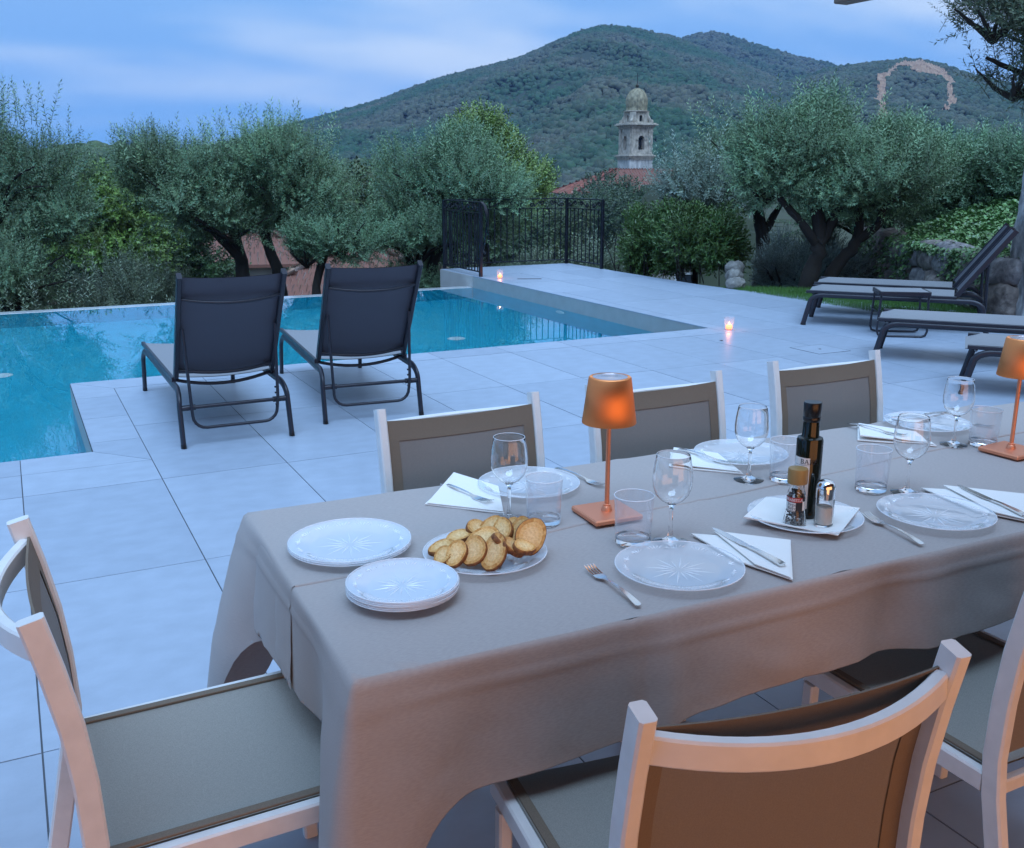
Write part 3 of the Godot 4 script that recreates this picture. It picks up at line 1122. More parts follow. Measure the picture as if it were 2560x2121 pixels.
func rim_mesh(r: float) -> ArrayMesh:
	var g := Geo.new()
	var p := PackedVector3Array()
	for i in 48:
		p.append(V(cos(TAU * i / 48) * r, 0.0160, sin(TAU * i / 48) * r))
	g.tube(p, 0.0014, 6, PackedFloat32Array(), true)
	return g.done()

func relief_mesh(r: float) -> ArrayMesh:
	var g := Geo.new()
	for i in 16:
		var b := rot(0, TAU * i / 16.0, 0)
		var l := r * (0.50 if i % 2 == 0 else 0.34)
		var w := r * 0.018
		var a := b * V(r * 0.06, 0.0034, 0)
		var e := b * V(r * 0.06 + l, 0.0034, 0)
		var m1 := b * V(r * 0.06 + l * 0.4, 0.0034, w)
		var m2 := b * V(r * 0.06 + l * 0.4, 0.0034, -w)
		var t := b * V(r * 0.06 + l * 0.4, 0.0050, 0)
		g.tri(a, m1, t); g.tri(m1, e, t); g.tri(e, m2, t); g.tri(m2, a, t)
	for i in 14:     # leaf sprays on the rim
		for k in 5:
			var b := rot(0, TAU * (i + 0.15 * (k - 2)) / 14.0, 0)
			var l := r * (0.11 - 0.02 * absf(k - 2))
			var c := b * V(r * 0.84, 0.0125, 0)
			var d := b * rot(0, 0.5 * (k - 2), 0) * V(l * 0.5, 0.002, 0)
			var n := b * V(0, 0, r * 0.013)
			g.tri(c - d, c + n, c + V(0, 0.0014, 0)); g.tri(c + n, c + d, c + V(0, 0.0014, 0))
			g.tri(c + d, c - n, c + V(0, 0.0014, 0)); g.tri(c - n, c - d, c + V(0, 0.0014, 0))
	return g.done()

func plates():
	var big := [plate_mesh(0.131), rim_mesh(0.131), relief_mesh(0.131)]
	var small := [plate_mesh(0.107), rim_mesh(0.107), relief_mesh(0.107)]
	var lay := func(ms: Array, label: String, at: Vector3, turn: float, grp: String, star: bool):
		var t := thing("plate", label, "plate", at, turn, grp)
		put("dish", ms[0], M.plastic, t)
		put("rim", ms[1], M.relief, t)
		if star:
			put("star_relief", ms[2], M.relief, t)
	for k in 3:
		lay.call(big, ["bottom large clear plastic plate of the stack near the table's left end", "middle large clear plate of the stack near the table's left end", "topmost large clear plate, star pressed in its middle, left of the toast plate"][k], V(0.588, TY + 0.0042 * k, -1.935), 0.1 + 0.21 * k, "stacked large clear plates", k == 2)
	var order := ["bottom", "second", "third", "fourth", "fifth", "sixth", "topmost"]
	for k in 7:
		lay.call(small, "%s small clear plate of the tall stack in front of the toast%s" % [order[k], " counted from below" if k > 0 and k < 6 else ""], V(0.605 + 0.0012 * (k % 3), TY + 0.0028 * k, -1.662), 0.3 + 0.2 * k, "stacked small clear plates", k == 6)
	lay.call(big, "clear plastic plate heaped with toast slices", V(0.830, TY, -1.765), 0.0, "clear plates on the table", false)
	lay.call(big, "clear star patterned plate at the near left place, between fork and knife", V(1.151, TY, -1.516), 0.1, "clear plates on the table", true)
	lay.call(big, "clear star patterned plate at the near place right of the condiments", V(1.886, TY, -1.508), 0.25, "clear plates on the table", true)
	lay.call(big, "clear plate at the pool side place behind the leftmost wine glass", V(1.134, TY, -2.142), 0.3, "clear plates on the table", true)
	lay.call(big, "clear plate on the pool side behind the oil bottle", V(1.806, TY, -2.116), 0.2, "clear plates on the table", true)
	lay.call(big, "clear plate at the pool side place farthest right, a knife lying across its rim", V(2.570, TY, -2.124), 0.15, "clear plates on the table", true)
	lay.call(big, "clear plate lined with a paper napkin under the oil bottle and shakers", V(1.598, TY, -1.634), 0.0, "clear plates on the table", false)

func glasses():
	var outer := [[0.0060, 0.0886], [0.013, 0.0905], [0.026, 0.0985], [0.037, 0.1115], [0.0427, 0.129], [0.0437, 0.147], [0.0418, 0.170], [0.0385, 0.190], [0.0365, 0.2000]]
	var bp := PackedVector2Array([Vector2(0, 0.0884)])
	for q in outer:
		bp.append(Vector2(q[0], q[1]))
	bp.append(Vector2(0.0361, 0.2006))
	bp.append(Vector2(0.0356, 0.2000))
	for k in range(outer.size() - 2, 0, -1):
		bp.append(Vector2(outer[k][0] - 0.0010, outer[k][1] + (0.0002 if k > 3 else 0.0010)))
	bp.append(Vector2(0, 0.0900))
	var bg := Geo.new()
	bg.lathe(bp, 44)
	var bm := bg.done()
	var sg := Geo.new()
	sg.lathe(PackedVector2Array([Vector2(0, 0.0012), Vector2(0.0385, 0.0), Vector2(0.0390, 0.0014), Vector2(0.034, 0.0036), Vector2(0.018, 0.0066), Vector2(0.007, 0.012), Vector2(0.0046, 0.022), Vector2(0.0040, 0.045), Vector2(0.0040, 0.072), Vector2(0.0052, 0.082), Vector2(0.0100, 0.0880), Vector2(0, 0.0882)]), 40)
	var sm := sg.done()
	var rim := func(rad: float, y: float, th: float) -> ArrayMesh:
		var g := Geo.new()
		var p := PackedVector3Array()
		for i in 44:
			p.append(V(cos(TAU * i / 44) * rad, y, sin(TAU * i / 44) * rad))
		g.tube(p, th, 6, PackedFloat32Array(), true)
		return g.done()
	var wr: ArrayMesh = rim.call(0.0361, 0.2006, 0.0009)
	var tg := Geo.new()
	tg.lathe(PackedVector2Array([Vector2(0.0393, 0.009), Vector2(0.0402, 0.02), Vector2(0.0440, 0.1090)]), 44)
	tg.lathe(PackedVector2Array([Vector2(0.0385, 0.014), Vector2(0.0390, 0.022), Vector2(0.0428, 0.1085)]), 44)
	var db := Geo.new()
	db.lathe(PackedVector2Array([Vector2(0, 0.001), Vector2(0.037, 0.0), Vector2(0.0388, 0.0015), Vector2(0.0396, 0.0135), Vector2(0.037, 0.0145), Vector2(0.030, 0.0118), Vector2(0, 0.0108)]), 44)
	var dm := db.done()
	var tm := tg.done()
	var tr: ArrayMesh = rim.call(0.0434, 0.1090, 0.0013)
	var w := [[0.981, -1.951, "wine glass on the pool side, left of the copper lamp in the middle"], [1.233, -1.661, "wine glass at the near place between the copper lamp and the knife"], [1.684, -1.936, "wine glass on the pool side just left of the dark oil bottle"], [1.972, -1.670, "wine glass at the near place right of the oil bottle"], [2.461, -1.932, "wine glass on the pool side farthest right, near the second copper lamp"]]
	for q in w:
		var t := thing("wine_glass", q[2], "wine glass", V(q[0], TY, q[1]), 0.0, "clear wine glasses on the table")
		put("bowl", bm, M.glass, t)
		put("stem", sm, M.glass, t)
		put("rim", wr, M.relief, t)
	var u := [[1.043, -1.896, "water tumbler on the pool side, left of the copper lamp's foot"], [1.158, -1.696, "water tumbler in front of the right corner of the copper lamp's foot"], [1.769, -1.893, "water tumbler on the pool side half hidden by the oil bottle"], [1.910, -1.730, "water tumbler at the near place right of the salt shaker"], [2.539, -1.893, "water tumbler on the pool side beside the right copper lamp"]]
	for q in u:
		var t := thing("tumbler", q[2], "tumbler", V(q[0], TY, q[1]), 0.0, "clear water tumblers on the table")
		put("wall", tm, M.thin, t)
		put("thick_base", dm, M.glass, t)
		put("rim", tr, M.relief, t)

func lamps():
	var make := func(label: String, at: Vector3, turn: float) -> Node3D:
		var t := thing("copper_lamp", label, "table lamp", at, turn, "cordless copper table lamps")
		var b := Geo.new()
		b.bx(V(0, 0.0075, 0), V(0.126, 0.013, 0.126), 0.003)
		part("base", b, M.copper2, t)
		var s := Geo.new()
		s.lathe(PackedVector2Array([Vector2(0.014, 0.013), Vector2(0.012, 0.022), Vector2(0.009, 0.026), Vector2(0.0095, 0.029), Vector2(0.0058, 0.031), Vector2(0.0056, 0.235), Vector2(0.0, 0.236)]), 20)
		part("stem", s, M.copper2, t)
		var h := Geo.new()
		h.lathe(PackedVector2Array([Vector2(0.0610, 0.2295), Vector2(0.0628, 0.2290), Vector2(0.0632, 0.2305), Vector2(0.0492, 0.3350), Vector2(0.0470, 0.3372), Vector2(0.0405, 0.3374)]), 56)
		h.lathe(PackedVector2Array([Vector2(0.0474, 0.3335), Vector2(0.0612, 0.2300)]), 56)
		part("lamp_shade", h, M.copper, t)
		var d := Geo.new()
		d.lathe(PackedVector2Array([Vector2(0.0405, 0.3371), Vector2(0.0400, 0.3362), Vector2(0.006, 0.3362), Vector2(0.005, 0.3366), Vector2(0, 0.3366)]), 40)
		part("top_disc", d, mat(0.62, 0.55, 0.55, 0.25, 0.6), t)
		return t
	lamp_pair(make)

func lamp_pair(make: Callable):
	make.call("copper table lamp in the middle of the table behind the toast, in full view", V(1.199, TY, -1.869), deg_to_rad(-3.0))
	make.call("copper table lamp at the picture's right edge, its shade cut off", V(2.533, TY, -1.795), deg_to_rad(4.0))

func ribbon(pts: Array, th: float) -> Geo:       # [z, half width, y]
	var g := Geo.new()
	var s := g.fresh()
	var s2 := g.fresh()
	for i in pts.size() - 1:
		var a: Array = pts[i]
		var b: Array = pts[i + 1]
		g.quad(V(-a[1], a[2], a[0]), V(a[1], a[2], a[0]), V(b[1], b[2], b[0]), V(-b[1], b[2], b[0]), s)
		g.quad(V(-b[1], b[2] - th, b[0]), V(b[1], b[2] - th, b[0]), V(a[1], a[2] - th, a[0]), V(-a[1], a[2] - th, a[0]), s2)
		for k in [-1.0, 1.0]:
			g.out4(V(k * a[1], a[2], a[0]), V(k * b[1], b[2], b[0]), V(k * b[1], b[2] - th, b[0]), V(k * a[1], a[2] - th, a[0]), V(0, (a[2] + b[2]) / 2, (a[0] + b[0]) / 2))
	var e: Array = pts[0]
	g.quad(V(-e[1], e[2] - th, e[0]), V(e[1], e[2] - th, e[0]), V(e[1], e[2], e[0]), V(-e[1], e[2], e[0]))
	return g

func cutlery():
	var hs := ribbon([[0.102, 0.003, 0.0035], [0.100, 0.0062, 0.0040], [0.090, 0.0070, 0.0056], [0.060, 0.0052, 0.0085], [0.020, 0.0032, 0.0095], [-0.018, 0.0027, 0.0075], [-0.030, 0.0040, 0.0055]], 0.0022).done()
	var hd := ribbon([[-0.030, 0.0040, 0.0055], [-0.038, 0.0090, 0.0042], [-0.046, 0.0118, 0.0034], [-0.058, 0.0122, 0.0034]], 0.0016).done()
	var tn := ribbon([[-0.058, 0.0022, 0.0034], [-0.080, 0.0018, 0.0050], [-0.095, 0.0014, 0.0082], [-0.1005, 0.0006, 0.0100]], 0.0015).done()
	var make := func(label: String, a: Vector2, b: Vector2, y: float, tilt := 0.0):
		var c := (a + b) / 2.0
		var t := thing("fork", label, "fork", V(c.x, y, c.y), yaw_to(a, b), "steel forks on the table")
		t.rotation.x = tilt
		put("handle", hs, M.steel, t)
		put("head", hd, M.steel, t)
		for k in 4:
			var o := put("tine", tn, M.steel, t)
			o.position.x = (k - 1.5) * 0.0066
	make.call("steel fork at the near left place, tines towards the copper lamp", Vector2(0.983, -1.413), Vector2(0.994, -1.615), TY)
	make.call("steel fork left of the near plate on the right, below the condiment plate", Vector2(1.712, -1.395), Vector2(1.746, -1.592), TY)
	make.call("steel fork on the pool side between the leftmost place's plate and the copper lamp", Vector2(1.278, -2.245), Vector2(1.306, -2.06), TY)
	make.call("steel fork lying on the folded napkin behind the toast", Vector2(0.934, -2.240), Vector2(0.978, -2.050), TY + 0.008)
	make.call("steel fork on the pool side napkin behind the near left wine glass", Vector2(1.676, -2.228), Vector2(1.712, -2.04), TY + 0.008)
	make.call("steel fork on the napkin at the farthest right pool side place", Vector2(2.339, -2.229), Vector2(2.370, -2.04), TY + 0.008)
	make.call("steel fork beside the farthest plate, its tip showing behind a tumbler", Vector2(2.70, -2.20), Vector2(2.73, -2.01), TY)
	var kb := ribbon([[0.008, 0.0050, 0.0050], [-0.010, 0.0085, 0.0040], [-0.060, 0.0092, 0.0036], [-0.095, 0.0080, 0.0036], [-0.112, 0.0052, 0.0036], [-0.121, 0.0015, 0.0036]], 0.0014).done()
	var kh := ribbon([[0.121, 0.004, 0.005], [0.118, 0.0080, 0.0060], [0.100, 0.0078, 0.0075], [0.040, 0.0046, 0.0080], [0.008, 0.0050, 0.0060]], 0.0042).done()
	var knife := func(label: String, a: Vector2, b: Vector2, y: float):
		var c := (a + b) / 2.0
		var t := thing("knife", label, "knife", V(c.x, y, c.y), yaw_to(a, b), "steel knives on the table")
		put("handle", kh, M.steel, t)
		put("blade", kb, M.steel, t)
	knife.call("steel knife lying across the white napkin at the near place left of centre", Vector2(1.344, -1.425), Vector2(1.352, -1.662), TY + 0.0085)
	knife.call("steel knife lying across the white napkin at the picture's right edge", Vector2(2.055, -1.395), Vector2(2.112, -1.632), TY + 0.0085)
	knife.call("steel knife resting on the far rim of the farthest right plate", Vector2(2.735, -2.16), Vector2(2.50, -2.205), TY + 0.0165)

func napkin_sheet(q: Array, y: float, th: float, curl: Array, sd: int) -> Geo:
	var f := FastNoiseLite.new()
	f.seed = sd
	f.frequency = 12.0
	var rows := []
	var low := []
	for i in 15:
		var row := PackedVector3Array()
		var lo := PackedVector3Array()
		for j in 15:
			var u := i / 14.0
			var v := j / 14.0
			var p: Vector2 = (q[0] as Vector2).lerp(q[1], u).lerp((q[3] as Vector2).lerp(q[2], u), v)
			var l: float = curl[0] * (1 - u) * (1 - v) + curl[1] * u * (1 - v) + curl[2] * u * v + curl[3] * (1 - u) * v
			var e := minf(minf(u, 1 - u), minf(v, 1 - v))
			var h := f.get_noise_2d(p.x, p.y) * 0.0022 * ss(0.0, 0.3, e) + l * pow(maxf(absf(u - 0.5), absf(v - 0.5)) * 2.0, 3.0)
			row.append(V(p.x, y + th * (0.65 + 0.35 * ss(0.0, 0.12, e)) + h, p.y))
			lo.append(V(p.x, y + maxf(h, 0.0) * 0.8, p.y))
		rows.append(row)
		low.append(lo)
	var g := Geo.new()
	g.sheet(rows)
	g.sheet(low)
	for k in 14:
		g.quad(low[0][k], low[0][k + 1], rows[0][k + 1], rows[0][k])
		g.quad(low[14][k + 1], low[14][k], rows[14][k], rows[14][k + 1])
		g.quad(low[k + 1][0], low[k][0], rows[k][0], rows[k + 1][0])
		g.quad(low[k][14], low[k + 1][14], rows[k + 1][14], rows[k][14])
	return g

func napkins():
	var make := func(label: String, base: Array, fold: Array, curl: Array, sd: int):
		var t := thing("napkin", label, "napkin", Vector3.ZERO, 0.0, "white paper napkins at the places")
		part("lower_fold", napkin_sheet(base, TY + 0.0006, 0.0045, [0, 0, 0, 0], sd), M.paper, t)
		part("upper_fold", napkin_sheet(fold, TY + 0.0054, 0.0022, curl, sd + 1), M.paper, t)
	make.call("white napkin folded to a triangle under a fork, behind the toast plate", [Vector2(0.842, -2.135), Vector2(0.925, -2.225), Vector2(1.03, -2.12), Vector2(0.985, -1.985)], [Vector2(0.846, -2.130), Vector2(0.985, -2.285), Vector2(1.055, -2.16), Vector2(0.985, -1.990)], [0.0, 0.016, 0.004, 0.0], 61)
	make.call("white napkin under a fork on the pool side, left of the oil bottle", [Vector2(1.560, -2.125), Vector2(1.665, -2.255), Vector2(1.745, -2.14), Vector2(1.70, -1.975)], [Vector2(1.565, -2.120), Vector2(1.675, -2.258), Vector2(1.750, -2.15), Vector2(1.70, -1.985)], [0.006, 0.003, 0.004, 0.0], 71)
	make.call("white napkin under a fork at the farthest right pool side place", [Vector2(2.235, -2.092), Vector2(2.385, -2.238), Vector2(2.46, -2.06), Vector2(2.395, -1.937)], [Vector2(2.24, -2.088), Vector2(2.375, -2.225), Vector2(2.45, -2.06), Vector2(2.395, -1.945)], [0.012, 0.003, 0.004, 0.0], 81)
	make.call("white folded napkin under a knife at the near place left of centre", [Vector2(1.300, -1.675), Vector2(1.470, -1.540), Vector2(1.325, -1.374), Vector2(1.29, -1.50)], [Vector2(1.345, -1.650), Vector2(1.466, -1.536), Vector2(1.322, -1.378), Vector2(1.30, -1.46)], [0.004, 0.0, 0.0, 0.003], 91)
	make.call("white folded napkin under a knife at the picture's right edge", [Vector2(2.030, -1.675), Vector2(2.22, -1.52), Vector2(2.06, -1.360), Vector2(2.005, -1.49)], [Vector2(2.08, -1.650), Vector2(2.215, -1.516), Vector2(2.055, -1.364), Vector2(2.02, -1.45)], [0.004, 0.0, 0.0, 0.003], 101)
	var t := thing("paper_liner", "white paper napkin spread on the plate under the oil bottle, corners sticking out", "napkin")
	var q := [Vector2(1.447, -1.672), Vector2(1.600, -1.770), Vector2(1.738, -1.600), Vector2(1.570, -1.500)]
	part("sheet", napkin_sheet(q, TY + 0.0055, 0.0012, [0.014, 0.010, 0.012, 0.006], 111), M.paper, t)

# lettering bent round a vertical cylinder of radius r; angle 0 faces +z
func wrap_text(text: String, size: float, r: float, y: float, a0: float, left := true) -> ArrayMesh:
	var tm := TextMesh.new()
	var f := SystemFont.new()
	f.font_names = PackedStringArray(["Droid Serif"])
	tm.font = f
	tm.text = text
	tm.font_size = 48
	tm.pixel_size = size / 48.0
	tm.depth = 0.0004
	tm.curve_step = 1.0
	var arr := tm.get_mesh_arrays()
	var vs: PackedVector3Array = arr[Mesh.ARRAY_VERTEX]
	var lo := 1e9
	for v in vs:
		lo = minf(lo, v.x)
	var idx: PackedInt32Array = arr[Mesh.ARRAY_INDEX]
	var g := Geo.new()
	var bend := func(v: Vector3) -> Vector3:
		var a := a0 + (v.x - (lo if left else 0.0)) / r
		var rr := r + (v.z + 0.0002)
		return V(sin(a) * rr, y + v.y, cos(a) * rr)
	for k in range(0, idx.size(), 3):
		g.tri(bend.call(vs[idx[k]]), bend.call(vs[idx[k + 2]]), bend.call(vs[idx[k + 1]]))
	return g.done()

func patch(r: float, y0: float, y1: float, a0: float, a1: float) -> Geo:    # piece of a cylinder wall
	var g := Geo.new()
	var s := g.fresh()
	var n := 12
	for k in n:
		var b := lerpf(a0, a1, float(k) / n)
		var c := lerpf(a0, a1, float(k + 1) / n)
		g.quad(V(sin(b) * r, y0, cos(b) * r), V(sin(c) * r, y0, cos(c) * r), V(sin(c) * r, y1, cos(c) * r), V(sin(b) * r, y1, cos(b) * r), s)
	return g

func condiments():
	var Y := TY + 0.0075
	var face := atan2(-1.60, 1.634)        # towards the viewer
	var b := thing("oil_bottle", "tall dark oil bottle with a white label on the condiment plate", "bottle", V(1.604, Y, -1.642), face)
	var g := Geo.new()
	g.lathe(PackedVector2Array([Vector2(0, 0.002), Vector2(0.026, 0.0), Vector2(0.0295, 0.004), Vector2(0.0300, 0.010), Vector2(0.0300, 0.186), Vector2(0.0285, 0.1905), Vector2(0.0215, 0.193), Vector2(0.0195, 0.197), Vector2(0.0188, 0.228), Vector2(0.0180, 0.231), Vector2(0, 0.232)]), 36)
	part("body", g, M.bottle, b)
	var c := Geo.new()
	c.lathe(PackedVector2Array([Vector2(0.0188, 0.2295), Vector2(0.0200, 0.231), Vector2(0.0202, 0.240), Vector2(0.0190, 0.2415), Vector2(0.0202, 0.243), Vector2(0.0203, 0.2725), Vector2(0.0192, 0.2745), Vector2(0, 0.2748)]), 30)
	part("cap", c, M.cap, b)
	part("label", patch(0.03025, 0.026, 0.148, -1.25, 0.12), M.label, b)
	put("lettering", wrap_text("BARE", 0.0155, 0.0303, 0.139, -0.62), M.ink, b)
	part("rule", patch(0.0304, 0.1300, 0.1306, -1.2, 0.10), M.ink, b)
	var ol := Geo.new()       # olive twig emblem
	for q in [[-0.62, 0.120, 0.9, 0.5], [-0.32, 0.119, -0.7, 0.6], [-0.42, 0.110, 0.1, 0.55], [-0.15, 0.116, -1.0, 0.4], [-0.75, 0.117, 1.1, 0.4]]:
		var cen := V(sin(q[0]) * 0.0304, q[1], cos(q[0]) * 0.0304)
		var bs := Basis(Vector3.UP, q[0]) * Basis(Vector3.BACK, q[2])
		for k in 8:
			var a := TAU * k / 8.0
			var e := TAU * (k + 1) / 8.0
			g_tri(ol, cen, bs, 0.0056 * q[3], 0.0105 * q[3], a, e)
	part("emblem", ol, M.ink, b)
	for k in 17:
		if k in [3, 7, 11, 14]:
			continue
		var w := [0.85, 0.7, 0.9, 0.5, 0.6][k % 5] as float
		part("text_line", patch(0.0304, 0.0985 - 0.0040 * k, 0.0992 - 0.0040 * k, -1.15, -1.15 + 1.15 * w), M.ink, b)
	# pepper grinder
	var p := thing("pepper_grinder", "glass pepper grinder with tan cap and red label, left of the oil bottle", "pepper grinder", V(1.541, Y, -1.607), atan2(-1.541, 1.607))
	var pg := Geo.new()
	pg.lathe(PackedVector2Array([Vector2(0, 0.001), Vector2(0.0240, 0.0), Vector2(0.0260, 0.003), Vector2(0.0255, 0.010), Vector2(0.0205, 0.040), Vector2(0.0205, 0.070), Vector2(0.0200, 0.077), Vector2(0.0165, 0.086), Vector2(0.0165, 0.100), Vector2(0.0150, 0.100), Vector2(0.0150, 0.087), Vector2(0.0185, 0.076), Vector2(0.0188, 0.040), Vector2(0.0238, 0.010), Vector2(0.0235, 0.005), Vector2(0, 0.004)]), 32)
	part("jar", pg, M.glass, p)
	var pc := Geo.new()
	var corn := RandomNumberGenerator.new()
	corn.seed = 5
	for k in 260:
		var y := corn.randf_range(0.007, 0.084)
		var rad := lerpf(0.0225, 0.0178, clampf((y - 0.008) / 0.032, 0, 1)) if y < 0.074 else 0.011
		var a := corn.randf() * TAU
		var rr := rad * (0.88 if corn.randf() < 0.75 else sqrt(corn.randf()) * 0.85)
		pc.box(Transform3D(rot(corn.randf() * 3, corn.randf() * 3, 0), V(cos(a) * rr, y, sin(a) * rr)), Vector3.ONE * 0.0042, 0.0012)
	var co := part("peppercorns", pc, M.pepper, p)
	co.set_meta("kind", "stuff")
	var pp := Geo.new()
	pp.lathe(PackedVector2Array([Vector2(0.0168, 0.0995), Vector2(0.0222, 0.100), Vector2(0.0226, 0.103), Vector2(0.0226, 0.130), Vector2(0.0212, 0.1345), Vector2(0.0150, 0.136), Vector2(0.0, 0.1355)]), 32)
	part("cap", pp, M.tan, p)
	part("label", patch(0.0208, 0.034, 0.070, -2.4, 1.2), M.ink, p)
	part("red_band", patch(0.0209, 0.0585, 0.0695, -2.35, 0.75), M.red, p)
	part("white_field", patch(0.0209, 0.0385, 0.0575, -1.7, 0.02), M.label, p)
	put("lettering", wrap_text("CANNAMELA", 0.0088, 0.0210, 0.0640, -1.9), M.label, p)
	put("lettering", wrap_text("Pepe", 0.0100, 0.0210, 0.0525, -0.95), M.ink, p)
	put("lettering", wrap_text("Nero", 0.0100, 0.0210, 0.0440, -0.95), M.ink, p)
	part("bar_code", patch(0.0209, 0.0385, 0.060, 0.78, 1.15), M.label, p)
	part("text_line", patch(0.0210, 0.0360, 0.0370, -1.2, 0.0), M.label, p)
	# salt shaker
	var s := thing("salt_shaker", "glass salt shaker with a domed chrome lid, right of the pepper grinder", "salt shaker", V(1.596, Y, -1.573), 0.0)
	var sg := Geo.new()
	sg.lathe(PackedVector2Array([Vector2(0, 0.001), Vector2(0.0195, 0.0), Vector2(0.0212, 0.004), Vector2(0.0212, 0.066), Vector2(0.0192, 0.066), Vector2(0.0192, 0.007), Vector2(0.017, 0.005), Vector2(0, 0.0045)]), 32)
	part("jar", sg, M.glass, s)
	var sa := Geo.new()
	sa.lathe(PackedVector2Array([Vector2(0, 0.0055), Vector2(0.017, 0.0058), Vector2(0.0186, 0.008), Vector2(0.0186, 0.046), Vector2(0.010, 0.048), Vector2(0, 0.047)]), 28)
	part("salt", sa, M.salt, s)
	var sl := Geo.new()
	sl.lathe(PackedVector2Array([Vector2(0.0205, 0.0655), Vector2(0.0218, 0.066), Vector2(0.0218, 0.088), Vector2(0.0205, 0.097), Vector2(0.0165, 0.1045), Vector2(0.009, 0.1085), Vector2(0, 0.1095)]), 32)
	part("lid", sl, M.chrome, s)

func g_tri(g: Geo, c: Vector3, b: Basis, rx: float, ry: float, a: float, e: float):
	g.tri(c, c + b * V(cos(a) * rx, sin(a) * ry, 0), c + b * V(cos(e) * rx, sin(e) * ry, 0))

